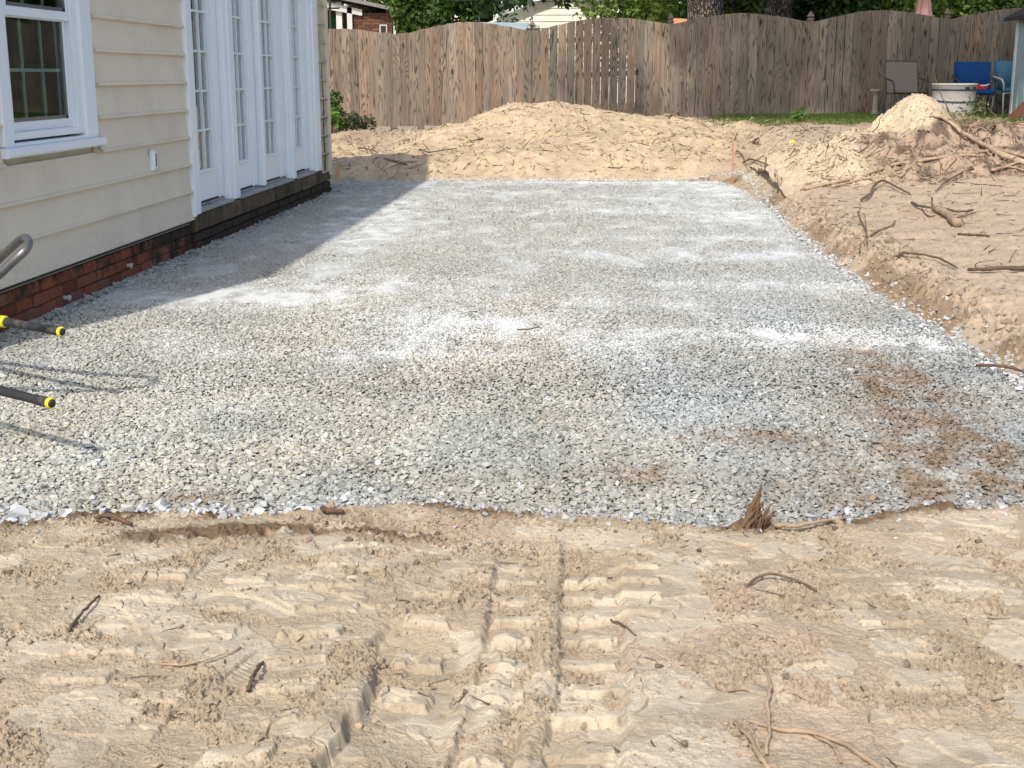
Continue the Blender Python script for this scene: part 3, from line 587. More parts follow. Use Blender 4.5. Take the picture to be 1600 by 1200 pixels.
for b in [(5.62, W0+.05, .2, 2.88), (W0+.05, W1-.12, .2, WB+.02), (W0+.05, W1-.12, WT-.02, 2.88), (W1-.12, D0+.1, .2, 2.88), (D0+.1, D1-.3, 2.32, 2.88), (D1-.3, 14.96, .2, 2.88), (D0+.1, D1-.3, .0, .27)]:
    sh.box(WX-.13, WX-.032, b[0], b[1], b[2], b[3])
hp(sh, 'wall', 'sidingold')
core = MB().box(-8.9, WX-.9, 5.66, 14.93, 0, 2.86)
for y in (5.66, 8.9, 14.88): core.box(WX-.9, WX-.133, y, y+.05, 0, 2.86)
core.box(WX-.9, WX-.133, 5.71, 14.88, .0, .2); core.box(WX-.9, WX-.133, 5.71, 14.88, 2.8, 2.86)
hp(core, 'wall', 'dark')
rf = MB().prism([(WX+.03, 2.9), (WX-.03, 2.88), (-8.9, 2.88), (-9.0, 2.9), (-6., 3.35)], 5.55, 15.0, 'y'); hp(rf, 'roof', 'roofm')
# brick footing
hp(MB().box(WX-.25, WX-.035, 5.65, 14.96, -.2, .199), 'footing', 'mortar')
hp(MB().box(WX-.2, WX-.012, 5.65, 9.74, .212, .233), 'sill_plate', 'rubberseal')
for r in range(4):
    y = 5.66+(.105 if r % 2 else 0)
    while y < 9.72:
        L = min(.197, 9.735-y)
        if L > .04:
            z0 = -.078+.0705*r; d = random.uniform(-.006, .006)
            MBb = MB().bbox(WX-.10, WX-.020+d, y+random.uniform(0, .004), y+L-random.uniform(0, .004), z0, min(z0+.063, .199), .005)
            hp(MBb, 'brick', 'brick')
        y += .207
for r in range(3):
    y = 9.75+(.07 if r % 2 else 0)
    while y < 14.9:
        L = min(.197, 14.95-y); d = random.uniform(-.008, .008)
        hp(MB().bbox(WX-.10, WX+.012+d, y, y+L-.004, -.078+.0705*r, -.078+.0705*r+.062, .007), 'brick', 'brick'); y += .207
y = 9.76                                                          # rowlock ledge of stained blocks under the doors
while y < 14.4:
    L = random.choice([.42, .62, .38, .75]); L = min(L, 14.45-y)
    if L > .08: hp(MB().bbox(WX-.12, WX+.03+random.uniform(-.010, .006), y+.004, y+L-.004, .138, .272+random.uniform(-.004, .003), .012), 'ledge_block', 'concrete')
    y += L
for (a, b, z) in [(14.46, 14.94, .138)]: hp(MB().bbox(WX-.10, WX+.01, a, b, z, .232, .01), 'ledge_block', 'concrete')
# doors
XD = WX-.075
def jamb(y0, y1, x1=.0, z0=.285, name='door_trim'): return hp(MB().bbox(WX-.12, WX+x1, y0, y1, z0, 2.3, .006), name, 'white')
hp(MB().bbox(WX-.05, WX+.018, D0, 9.93, .262, 2.3, .006).bbox(WX-.02, WX+.03, D0-.003, D0+.03, .258, 2.298, .004), 'door_trim', 'white')
hp(MB().bbox(WX-.12, WX+.006, 10.80, 10.895, .29, 2.3, .006).bbox(WX-.05, WX+.022, 10.897, 11.05, .285, 2.298, .006), 'door_post', 'white')
hp(MB().bbox(WX-.12, WX-.006, 13.02, 13.058, .29, 2.3, .006).bbox(WX-.05, WX+.018, 13.06, 13.2, .285, 2.298, .006), 'door_post', 'white')
hp(MB().bbox(WX-.12, WX+.000, 14.09, 14.20, .285, 2.3, .006).bbox(WX-.10, WX+.018, 14.2, D1, .28, 2.3, .006), 'door_trim', 'white')
hp(MB().bbox(WX-.12, WX+.02, D0, D1, 2.3, 2.43, .006), 'door_head', 'white')
for a, b in ((9.935, 10.795), (11.055, 13.015), (13.205, 14.085)): hp(MB().bbox(WX-.12, WX+.035, a, b, .274, .300, .006).bbox(XD-.03, XD+.03, a, b, .300, .318, .004), 'threshold', 'step')
hp(MB().bbox(XD-.02, WX+.01, 11.935, 12.005, .315, 2.3, .006), 'astragal', 'white')
hp(MB().box(XD-.012, XD+.012, 11.915, 11.934, .315, 2.3), 'door_seal', 'rubberseal')
def door(y0, y1, g1):
    g0 = g1-.56; gz0, gz1 = .578, 2.078; x0, x1 = XD-.022, XD+.022
    f = MB(); f.bbox(x0, x1, y0, g0, .335, 2.22, .003); f.bbox(x0, x1, g1, g1+.13, .335, 2.22, .003); f.bbox(x0, x1+.010, g1+.133, y1, .325, 2.24, .005); f.bbox(x0, x1, g0, g1, .335, gz0, .003); f.bbox(x0, x1, g0, g1, gz1, 2.22, .003)
    d = hp(f, 'door', 'white')
    fr = MB(); w_ = .022; 
    for a in ((g0-w_, g0, gz0-w_, gz1+w_), (g1, g1+w_, gz0-w_, gz1+w_), (g0, g1, gz0-w_, gz0), (g0, g1, gz1, gz1+w_)): fr.bbox(x1, x1+.012, *a, .004)
    fr.build('glass_frame', 'mull', d)
    MB().bbox(x1+.012, x1+.018, g0-.02, g1+.02, gz0-.024, gz0-.006, .003).build('glass_sill', 'white', d)
    MB().box(x0, x1, y0+.01, y1-.01, .319, .334).build('door_sweep', 'rubberseal', d)
    ps = (g1-g0)/3; pr_ = (gz1-gz0)/5; first = None
    for i in range(3):
        for j in range(5):
            yc, zc = g0+ps*(i+.5), gz0+pr_*(j+.5)
            if first is None: first = MB().box(-.002, .002, -ps/2+.004, ps/2-.004, -pr_/2+.004, pr_/2-.004).build('pane', 'glass', d); p = first
            else: p = bpy.data.objects.new('pane', first.data); COL.objects.link(p); p.parent = d
            p.location = (XD+.004, yc, zc)
    for i in (1, 2): MB().bbox(XD+.004, x1+.006, g0+ps*i-.009, g0+ps*i+.009, gz0, gz1, .003).build('muntin', 'mull', d)
    for j in range(1, 5): MB().bbox(XD+.004, x1+.0045, g0, g1, gz0+pr_*j-.009, gz0+pr_*j+.009, .003).build('muntin', 'mull', d)
    cu = MB(); n = 40; pts = [(XD-.05+.012*math.sin(k*1.05)+.004*math.sin(k*2.7), g0+.50+(.36)*k/n) for k in range(n+1)]
    cu.poly([(x, y, z) for z in (.36, 2.2) for x, y in pts], [(k, k+1, k+n+2, k+n+1) for k in range(n)], True)
    cu.build('curtain', 'curtain', d)
for a in ((9.84, 10.79, 10.51), (10.94, 11.91, 11.60), (12.01, 13.01, 12.64), (13.09, 14.08, 13.75)): door(*a)
# window
f = MB(); xf = WX-.015
f.bbox(WX-.06, WX+.022, 7.74, W1-.05, WB+.06, WT-.08, .008); f.bbox(WX-.06, WX+.022, W0, 6.74, WB+.06, WT-.08, .008); f.bbox(WX-.06, WX+.022, W0, W1-.05, WT-.08, WT, .008)
win = hp(f, 'window', 'white')
MB().bbox(WX-.08, WX+.045, W0-.01, W1+.02, WB, WB+.052, .010).bbox(WX-.08, WX+.02, W0+.02, W1-.06, WB+.052, WB+.072, .004).build('window_sill', 'white', win)
fr = MB(); 
for a in ((6.74, 6.80, .965, 2.42), (7.66, 7.74, .965, 2.42), (6.80, 7.66, .965, 1.005), (6.80, 7.66, 2.36, 2.42)): fr.bbox(WX-.08, WX+.0, *a, .004)
fr.build('window_frame', 'white', win)
def sash(z0, z1, xo):
    s_ = MB(); y0, y1 = 6.80, 7.66; t = .04
    for a in ((y0, y0+t, z0, z1), (y1-t, y1, z0, z1), (y0+t, y1-t, z0, z0+.05), (y0+t, y1-t, z1-.045, z1)): s_.bbox(xo-.03, xo, *a, .004)
    sa = s_.build('window_sash', 'white', win); gy0, gy1, gz0, gz1 = y0+t, y1-t, z0+.05, z1-.045
    sc = MB(); 
    for a in ((gy0, gy0+.018, gz0, gz1), (gy1-.03, gy1, gz0, gz1), (gy0, gy1, gz0, gz0+.02)): sc.box(xo-.02, xo-.004, *a)
    sc.build('screen_frame', 'steel', win)
    MB().box(xo-.018, xo-.014, gy0, gy1, gz0, gz1).build('pane', 'glass2', win)
    for i in (1, 2): yc = gy0+(gy1-gy0)*i/3-.005; MB().box(xo-.030, xo-.0205, yc-.008, yc+.008, gz0, gz1).build('muntin', 'fog', win)
    zc = (gz0+gz1)/2; MB().box(xo-.029, xo-.0215, gy0, gy1, zc-.009, zc+.009).build('muntin', 'fog', win)
sash(1.005, 1.64, WX-.035); sash(1.60, 2.36, WX-.008)
bl = MB(); bl.box(WX-.30, WX-.29, 6.75, 7.1, .9, 2.5); hp(bl, 'blind', 'fog'); 
# wall cover, pipe ends, cracks
oc = MB(); oc.prism([(8.875+.006*math.cos(a)*0+(.028*math.cos(a)), .735+.07*math.sin(a)*(1 if abs(math.sin(a)) < 2 else 1)) for a in [0, .5, 1., 1.57, 2.1, 2.6, 3.14, 3.7, 4.2, 4.71, 5.2, 5.8]], WX+.003, WX+.035, 'x')
oc = hp(MB().bbox(WX+.0, WX+.032, 8.865, 8.925, .665, .80, .012), 'outlet_cover', 'white')
MB().box(WX+.0325, WX+.034, 8.895, 8.908, .69, .775).build('slot', 'rubberseal', oc)
for y, z in ((8.36, .085), (7.32, .045)):
    m_ = MB(); m_.tube([(WX-.06, y, z), (WX+.0, y, z-.002)], .013, 12); m_.tube([(WX+.0, y, z-.002), (WX+.012, y, z-.003)], .018, 12); hp(m_, 'pipe_end', 'shell')
vn = MB(); random.seed(4)
p0 = (WX+.014, 14.62, .25); pts = [(WX+.016, 14.62+.02*math.sin(k*.9), .25+.085*k) for k in range(15)]; vn.tube(pts, [.010-.0004*k for k in range(15)], 6)
for k in range(4): z = .435+.2*k; vn.tube([(WX+.017, 14.47, z+.0), (WX+.019, 14.62, z-.012), (WX+.017, 14.84, z+.004)], .0045, 5)
for k in range(9): z = .3+.11*k; y = 14.62+.02*math.sin(z*10); vn.tube([(WX+.016, y, z), (WX+.018, y+random.choice([-1, 1])*random.uniform(.04, .12), z+random.uniform(.02, .08))], .003, 4)
vn = vn.build('dead_vine', 'droot'); tag(vn, 'dead dark vine stem clinging to siding at house corner', 'vine')
# ---------------------------------------------------------------- fence
random.seed(21)
FY = 22.6; F = empty('wooden_fence', (0, FY, .5)); tag(F, 'weathered wooden picket fence with scalloped top across the yard', 'fence')
def fp(mb, name, mat, loc): o = mb.build(name, mat, F, loc); o.location = (loc[0], loc[1]-FY, loc[2]-.5); return o
POST = [-7.9, -5.62, -3.335, -1.115, 1.185, 3.475, 5.68, 7.95, 10.2]
VAL = [1.93, 1.94, 1.955, 2.012, 2.118, 2.145, 2.18, 2.21, 2.24]
CR = [.10, .11, .17, .155, .155, .165, .16, .16]
for i in range(len(POST)-1):
    a, b = POST[i], POST[i+1]; n = 16 if i != 2 else 16; wd = (b-a)/n; gap = .010 if i == 3 else .003
    for k in range(n):
        x = a+wd*(k+.5); g = gap if (i == 3 and k < 12) else (.012 if (i == 5 and k in (2, 3, 4)) else random.uniform(.0005, .0035))
        def top(xx): t = (xx-a)/(b-a); return VAL[i]*(1-t)+VAL[i+1]*t+CR[i]*math.sin(math.pi*min(max(t, 0), 1))**1.15
        x0, x1 = x-wd/2+g/2, x+wd/2-g/2; zb = float(np.interp(x, [-6, -2, 2, 7], [.33, .45, .60, .66]))+random.uniform(-.015, .01)
        t0, t1 = top(x0)+random.uniform(-.006, .006), top(x1); t1 = t1+(t0-top(x0)); yb = random.uniform(-.006, .004); tw = random.uniform(-.005, .005); lean = random.uniform(-.004, .004)
        th = .018; v = [(x0, FY-th+yb-tw, zb), (x1, FY-th+yb+tw, zb), (x1, FY+yb, zb), (x0, FY+yb, zb), (x0+lean, FY-th+yb-tw, t0), (x1+lean, FY-th+yb+tw, t1), (x1+lean, FY+yb, t1), (x0+lean, FY+yb, t0)]
        m_ = MB().poly(v, [(0, 3, 2, 1), (4, 5, 6, 7), (0, 1, 5, 4), (1, 2, 6, 5), (2, 3, 7, 6), (3, 0, 4, 7)])
        fp(m_, 'fence_board', 'fence' if (x < -1.4 or (x < 1 and random.random() < .35) or random.random() < .12) else 'fencegrey', (x, FY, zb))
    for dz in (-1.42, -.80, -.22):
        z0, z1 = VAL[i]+dz, VAL[i+1]+dz
        m_ = MB().poly([(a, FY+.008, z0), (b, FY+.008, z1), (b, FY+.048, z1), (a, FY+.048, z0), (a, FY+.008, z0+.085), (b, FY+.008, z1+.085), (b, FY+.048, z1+.085), (a, FY+.048, z0+.085)], [(0, 3, 2, 1), (4, 5, 6, 7), (0, 1, 5, 4), (1, 2, 6, 5), (2, 3, 7, 6), (3, 0, 4, 7)])
        fp(m_, 'fence_rail', 'fencegrey', (a, FY, z0))
for x, v in zip(POST, VAL):
    fp(MB().box(x-.045, x+.045, FY+.05, FY+.14, .3, v+.03), 'fence_post', 'fencegrey', (x, FY, .3))
    m_ = MB(); q = lambda r, z: [(x-r, FY+.095-r, z), (x+r, FY+.095-r, z), (x+r, FY+.095+r, z), (x-r, FY+.095+r, z)]
    vs = q(.055, v+.03)+q(.055, v+.05)+q(.035, v+.06)+q(.035, v+.08)+q(.058, v+.09)+q(.05, v+.105)+[(x, FY+.095, v+.185)]
    fs = [(0, 3, 2, 1)]+[(r*4+i, r*4+(i+1) % 4, r*4+4+(i+1) % 4, r*4+4+i) for r in range(5) for i in range(4)]+[(20+i, 20+(i+1) % 4, 24) for i in range(4)]
    m_.poly(vs, fs); (fp(m_, 'post_cap', 'fencegrey', (x, FY, v)) if x > -2 else None)
# ---------------------------------------------------------------- shed, right edge
S = empty('garden_shed', (6.4, 19, .5)); tag(S, 'pale grey green metal shed beside fence at right edge', 'shed')
def sp_(mb, name, mat, par=None, root=None, loc=None):
    o = mb.build(name, mat, par or root); r = root
    if par is None: o.location = -r.location
    return o
sp_(MB().box(6.42, 8.6, 16.8, 21.3, .45, 2.12), 'wall', 'shed', root=S)
for k in range(15):
    y = 16.8+.3*k+.02; sp_(MB().bbox(0, .018, 0, .262, .45, 2.12, .006) if False else MB().box(6.402, 6.419, y, y+.265, .46, 2.11), 'wall_panel', 'shed', root=S)
for y in (21.22, 20.2, 18.9, 16.8): sp_(MB().box(6.385, 6.401, y, y+.09, .44, 2.12), 'shed_trim', 'shedtrim', root=S)
sp_(MB().poly([(6.25, 16.6, 2.10), (6.25, 21.5, 2.10), (7.5, 21.5, 2.75), (7.5, 16.6, 2.75), (6.25, 16.6, 2.16), (6.25, 21.5, 2.16), (7.5, 21.5, 2.81), (7.5, 16.6, 2.81), (8.75, 16.6, 2.1), (8.75, 21.5, 2.1), (8.75, 16.6, 2.16), (8.75, 21.5, 2.16)],
    [(0, 1, 2, 3), (4, 7, 6, 5), (0, 4, 5, 1), (1, 5, 6, 2), (3, 7, 4, 0), (3, 2, 9, 8), (7, 10, 11, 6), (8, 9, 11, 10), (2, 6, 11, 9), (8, 10, 7, 3)]), 'roof', 'brownroof', root=S)
sp_(MB().prism([(6.42, 2.12), (8.6, 2.12), (7.5, 2.70)], 16.82, 21.28, 'y'), 'gable', 'shed', root=S)
# ---------------------------------------------------------------- furniture by the fence
def G(x, y): return float(ground_h(np.array([x]), np.array([y]))[0])
def chair(name, label, x, y, rz, kind, frame='bronze', cloth='sling', arms=True):
    z = G(x, y); r = empty(name, (x, y, z), rz); tag(r, label, 'chair', 'patio chairs along the fence')
    W = .27; B = lambda m, n, mt, p=None: m.build(n, mt, p or r)
    m = MB()                                                    # local: front is -y, back leans +y
    if kind == 'sling':
        pts = lambda s: [(s*W, .16, .40), (s*W, .24, .62), (s*W, .30, .86), (s*W*.98, .33, .95)]
        m.tube(pts(-1)+pts(1)[::-1], .014, 8)
        for s in (-1, 1): m.tube([(s*W, .16, .40), (s*W, -.05, .385), (s*W, -.26, .41)], .014, 8)
        m.tube([(-W, -.26, .41), (W, -.26, .41)], .014, 8); B(m, 'chair_frame', frame)
        n = 8; c = MB(); P = [(.15, .40), (.20, .52), (.245, .66), (.285, .80), (.318, .92)]
        c.poly([(sx*(W-.012), yy-.006+.012*(abs(sx) < .1), zz) for yy, zz in P for sx in (-1, 0, 1)]+[(sx*(W-.012), yy+.004+.012*(abs(sx) < .1), zz) for yy, zz in P for sx in (-1, 0, 1)],
            [(i*3+j, i*3+j+1, i*3+j+4, i*3+j+3) for i in range(4) for j in (0, 1)]+[(15+i*3+j, 15+i*3+j+3, 15+i*3+j+4, 15+i*3+j+1) for i in range(4) for j in (0, 1)], True)
        B(c, 'backrest', cloth); B(MB().prism([(-.26, .40), (-.05, .378), (.15, .392), (.15, .398), (-.05, .386), (-.26, .408)], -W+.01, W-.01, 'x'), 'seat', cloth)
    else:
        for s in (-1, 1): m.tube([(s*W, .20, .38), (s*W, .27, .66), (s*W, .33, .90)], .013, 8)
        m.tube([(-W, .33, .90), (W, .33, .90)], .013, 8); m.box(-W, W, -.26, .24, .36, .375); B(m, 'chair_frame', frame)
        def cushion(name, pts, mt):
            q = MB(); nx = 6; vs = []; 
            ring = [(p[0], p[1]) for p in pts]
            for i in range(nx+1):
                t = i/nx; k = .80+.2*math.sin(math.pi*t)**.35; xx = -W-.015+(2*W+.03)*t; cy = sum(p[0] for p in ring)/len(ring); cz = sum(p[1] for p in ring)/len(ring)
                vs += [(xx, cy+(p[0]-cy)*k, cz+(p[1]-cz)*(.94+.06*k)) for p in ring]
            nn = len(ring); q.poly(vs, [(i*nn+j, i*nn+(j+1) % nn, (i+1)*nn+(j+1) % nn, (i+1)*nn+j) for i in range(nx) for j in range(nn)]+[tuple(range(nn)), tuple(range((nx+1)*nn-1, nx*nn-1, -1))], True); return B(q, name, mt)
        cushion('backrest', [(.12, .44), (.20, .43), (.26, .62), (.325, .88), (.31, .93), (.265, .925), (.22, .75)], cloth)
        cushion('seat', [(-.29, .38), (-.30, .43), (-.22, .465), (.10, .45), (.16, .42), (.14, .377)], cloth)
    for s in (-1, 1):
        for yy, y2 in ((-.26, -.30), (.18, .27)):
            B(MB().tube([(s*W, yy, .385 if kind == 'sling' else .375), (s*W, y2, .0)], [.014, .012], 8), 'leg', frame)
        if arms: B(MB().tube([(s*(W+.01), .25, .66), (s*(W+.03), .12, .645), (s*(W+.035), -.12, .62), (s*(W+.03), -.24, .60), (s*(W+.01), -.27, .52), (s*W, -.265, .40)], [.012, .016, .018, .017, .014, .012], 8), 'armrest', frame)
    r.scale = (.94, .94, .89); return r
chair('sling_chair', 'taupe sling patio chair against fence behind the dirt heap', 4.79, 21.35, .10, 'sling')
chair('blue_chair', 'deep blue cushioned patio chair holding a red toy', 5.80, 21.2, -.06, 'cushion', 'bronze', 'blue')
chair('pale_blue_chair', 'pale blue chair half hidden behind the shed corner', 6.62, 21.9, .05, 'cushion', 'shedtrim', 'lblue')
z = G(5.80, 21.1)+.413                                           # toy on the blue seat
t = empty('red_toy', (5.83, 21.02, z)); tag(t, 'small red and white toy lying on the blue chair seat', 'toy')
m = MB(); m.prism([(-.11, .0), (.09, .0), (.12, .03), (.06, .05), (.02, .075), (-.04, .07), (-.11, .045)], -.035, .035, 'y'); m.build('body', 'red', t)
MB().tube([(.0, -.037, .05), (.09, -.037, .055), (.13, -.037, .075)], .012, 8).build('handle', 'shedtrim', t)
# tub
tz = G(5.05, 19.55); t = empty('round_tub', (5.07, 19.55, tz)); tag(t, 'round off white plastic tub with dark bands behind the heap', 'tub')
m = MB(); m.lathe([(.0, .01), (.27, .01), (.285, .10), (.295, .30), (.305, .50), (.315, .505), (.318, .525), (.30, .53), (.285, .52), (.275, .47), (.0, .46)], n=36); m.build('tub_body', 'tub', t)
for z0, r0 in ((.12, .2885), (.30, .2975), (.44, .304)):
    b_ = MB(); n = 36
    vs = [((r0+dr)*math.cos(a), (r0+dr)*math.sin(a), z0+.03*math.sin(a*1.)*(z0 < .4)+dz) for a in [2*math.pi*k/n for k in range(n)] for dr, dz in ((.000, -.012), (.007, -.009), (.007, .009), (.000, .012))]
    b_.poly(vs, [(k*4+i, ((k+1) % n)*4+i, ((k+1) % n)*4+i+1, k*4+i+1) for k in range(n) for i in range(3)], True); b_.build('band', 'navy', t)
for a in (-1.2, -.75): m = MB().box(-.035, .035, -.006, .006, -.025, .025).build('handle_slot', 'rubberseal', t); m.location = (.303*math.cos(a), .303*math.sin(a), .455); m.rotation_euler = (0, 0, a+math.pi/2)
# pedestal
pz = G(4.5, 22.2); t = MB().lathe([(.085, 0), (.09, .03), (.07, .05), (.055, .10), (.05, .28), (.055, .36), (.08, .40), (.105, .42), (.115, .44), (.11, .47), (.0, .47)], n=20).build('garden_pedestal', 'bstone'); t.scale = (.85, .85, .9); t.location = (4.52, 22.25, pz); tag(t, 'small weathered urn pedestal standing against the fence', 'pedestal')
# leaning boards at the shed
t = MB().box(-.07, .07, -.012, .012, 0, .75).build('leaning_plank', 'plank'); t.location = (5.98, 19.9, G(5.98, 19.9)-.02); t.rotation_euler = (.25, .72, .3); tag(t, 'reddish brown plank propped aslant against the shed wall', 'plank')
t = MB().box(-.05, .05, -.01, .01, 0, 1.15).build('leaning_board', 'fencegrey'); t.location = (6.05, 19.2, G(6.05, 19.2)); t.rotation_euler = (0, .26, .2); tag(t, 'pale grey board leaning upright against the metal shed', 'board')
t = MB().tube([(5.02, 16.6, .52), (5.24, 16.45, .52)], .035, 12).build('pipe_offcut', 'shedtrim'); t.location = (.3, 0, G(5.3, 16.5)-.475); tag(t, 'short white pipe end lying on grass by right edge', 'pipe')
# ---------------------------------------------------------------- stakes and small finds
t = MB().prism([(-.02, -.15), (.02, -.15), (.02, .21), (.0, .215), (-.02, .21)], -.02, .02, 'y').build('wooden_stake', 'fresh'); t.location = (-3.235, 16.35, -.01); t.rotation_euler = (.02, .03, .3); tag(t, 'short fresh wooden stake driven in beside the house corner', 'stake')
t = MB().prism([(-.011, -.1), (.011, -.1), (.011, .47), (.004, .50), (-.011, .48)], -.006, .006, 'y').build('survey_stake', 'pink'); t.location = (1.65, 16.2, .02); t.rotation_euler = (.02, -.05, .4); tag(t, 'thin pink marker stake standing at far right gravel corner', 'stake')
t = MB().poly([(0, 0, 0), (.06, .01, .03), (.11, 0, .01), (.10, .05, .045), (.04, .07, .02), (.0, .05, .035), (.06, .03, .07)], [(0, 1, 6), (1, 2, 6), (2, 3, 6), (3, 4, 6), (4, 5, 6), (5, 0, 6)]).build('yellow_scrap', 'dirtbag'); t.scale = (.7, .7, .7); t.location = (2.42, 17.0, float(surf(2.45, 17.03))-.01); tag(t, 'crumpled bright yellow plastic scrap on the sand', 'scrap')
# row of edging stones by the fence
random.seed(5)
for i, (x, y) in enumerate([(-4.2, 21.6), (-3.85, 21.7), (-3.48, 21.65), (-3.1, 21.75), (-2.7, 21.8)]):
    m = MB(); a, b, c = random.uniform(.12, .17), .08, .05
    m.bbox(-b, b, -a, a, -.05, c*1.4, .02); 
    m.v = [(v[0]+random.uniform(-.015, .015), v[1]+random.uniform(-.015, .015), v[2]+random.uniform(-.012, .012)) for v in m.v]
    t = m.build('edging_stone', 'bstone'); t.location = (x, y, float(surf(x, y))-.02); t.rotation_euler = (0, random.uniform(-.2, .2), math.pi/2+random.uniform(-.2, .2))
    tag(t, ['pale edging stone nearest the low dark shrub', 'second edging stone from the low dark shrub', 'middle edging stone of the row under left fence', 'fourth edging stone from the low dark shrub', 'last edging stone before the sand pile rises'][i], 'stone', 'edging stones under the fence')
# ---------------------------------------------------------------- upturned wheelbarrow, left edge
B = empty('wheelbarrow', (-2.9, 5.1, 0)); tag(B, 'upturned wheelbarrow with black and yellow handle grips at left edge', 'wheelbarrow')
def bp(mb, name, mat, par=None): o = mb.build(name, mat, par or B); o.location = (2.9, -5.1, 0) if par is None else (0, 0, 0); return o
d = Vector((-.87, .49, .0)); tips = [Vector((-2.07, 4.90, .325)), Vector((-1.80, 4.13, .235))]
ends = [Vector((-3.50, 5.72, .34)), Vector((-3.3, 5.06, .26))]
for a, b in zip(tips, ends):
    u = (b-a).normalized(); hpts = [a+u*.34, a+u*.8, b]; h = bp(MB().tube(hpts, .016, 10), 'handle_tube', 'steel')
    g = MB(); P = [a-u*.006, a-u*.002, a+u*.006, a+u*.012, a+u*.05, a+u*.12, a+u*.30, a+u*.345, a+u*.35]; g.tube(P, [.008, .014, .017, .018, .018, .016, .018, .020, .015], 14); gr_ = bp(g, 'grip', 'black')
    bp(MB().tube([a+u*.000, a+u*.002, a+u*.006, a+u*.013, a+u*.015], [.014, .0175, .0198, .0198, .016], 14), 'grip_cap', 'yellow')
    if a.y > 4.5: bp(MB().tube([a+u*.352, a+u*.356, a+u*.38, a+u*.384], [.02, .0245, .0245, .02], 14), 'grip_collar', 'yellow')
def smooth_path(P, n=5):
    P = [Vector(p) for p in P]; Q = [P[0]*2-P[1]]+P+[P[-1]*2-P[-2]]; out = []
    for i in range(1, len(Q)-2):
        for k in range(n):
            t = k/n; out.append(.5*((2*Q[i])+(-Q[i-1]+Q[i+1])*t+(2*Q[i-1]-5*Q[i]+4*Q[i+1]-Q[i+2])*t*t+(-Q[i-1]+3*Q[i]-3*Q[i+1]+Q[i+2])*t**3))
    return out+[P[-1]]
leg = smooth_path([(-2.86, 5.42, .36), (-2.50, 5.12, .50), (-2.27, 4.93, .64), (-2.18, 4.85, .692), (-2.13, 4.79, .700), (-2.10, 4.72, .680), (-2.14, 4.69, .635), (-2.33, 4.75, .50), (-2.72, 4.98, .33)])
bp(MB().tube(leg, .0165, 10), 'leg', 'steel')
tr = MB(); cx, cy = -3.35, 5.55
ring = lambda k, z: [(cx+k*(.45*math.cos(a)*d.x-.33*math.sin(a)*d.y), cy-.25+k*(.45*math.cos(a)*d.y+.33*math.sin(a)*d.x), z) for a in [2*math.pi*i/20 for i in range(20)]]
vs = ring(1.12, .02)+ring(1.06, .03)+ring(.62, .36)+ring(.5, .38); tr.poly(vs, [(r*20+i, r*20+(i+1) % 20, r*20+20+(i+1) % 20, r*20+20+i) for r in range(3) for i in range(20)]+[tuple(range(60, 80))], True); bp(tr, 'tray', 'tray')
wh = MB(); c0 = Vector((-4.0, 5.95, .5)); ax = Vector((.49, .87, 0)); pr_ = [(.19, -.03), (.2, 0), (.19, .03), (.13, .035), (.12, 0), (.13, -.035)]
vs = []; n = 24
for k in range(n):
    a = 2*math.pi*k/n; rad = Vector((-.87, .49, 0))*math.cos(a)+Vector((0, 0, 1))*math.sin(a)
    for r_, o_ in pr_: vs.append(c0+rad*r_+ax*o_)
wh.poly(vs, [(k*6+i, k*6+(i+1) % 6, ((k+1) % n)*6+(i+1) % 6, ((k+1) % n)*6+i) for k in range(n) for i in range(6)], True); wq = bp(wh, 'wheel', 'black')
bp(MB().tube([c0-ax*.04, c0+ax*.04], .125, 20), 'rim', 'yellow', wq)
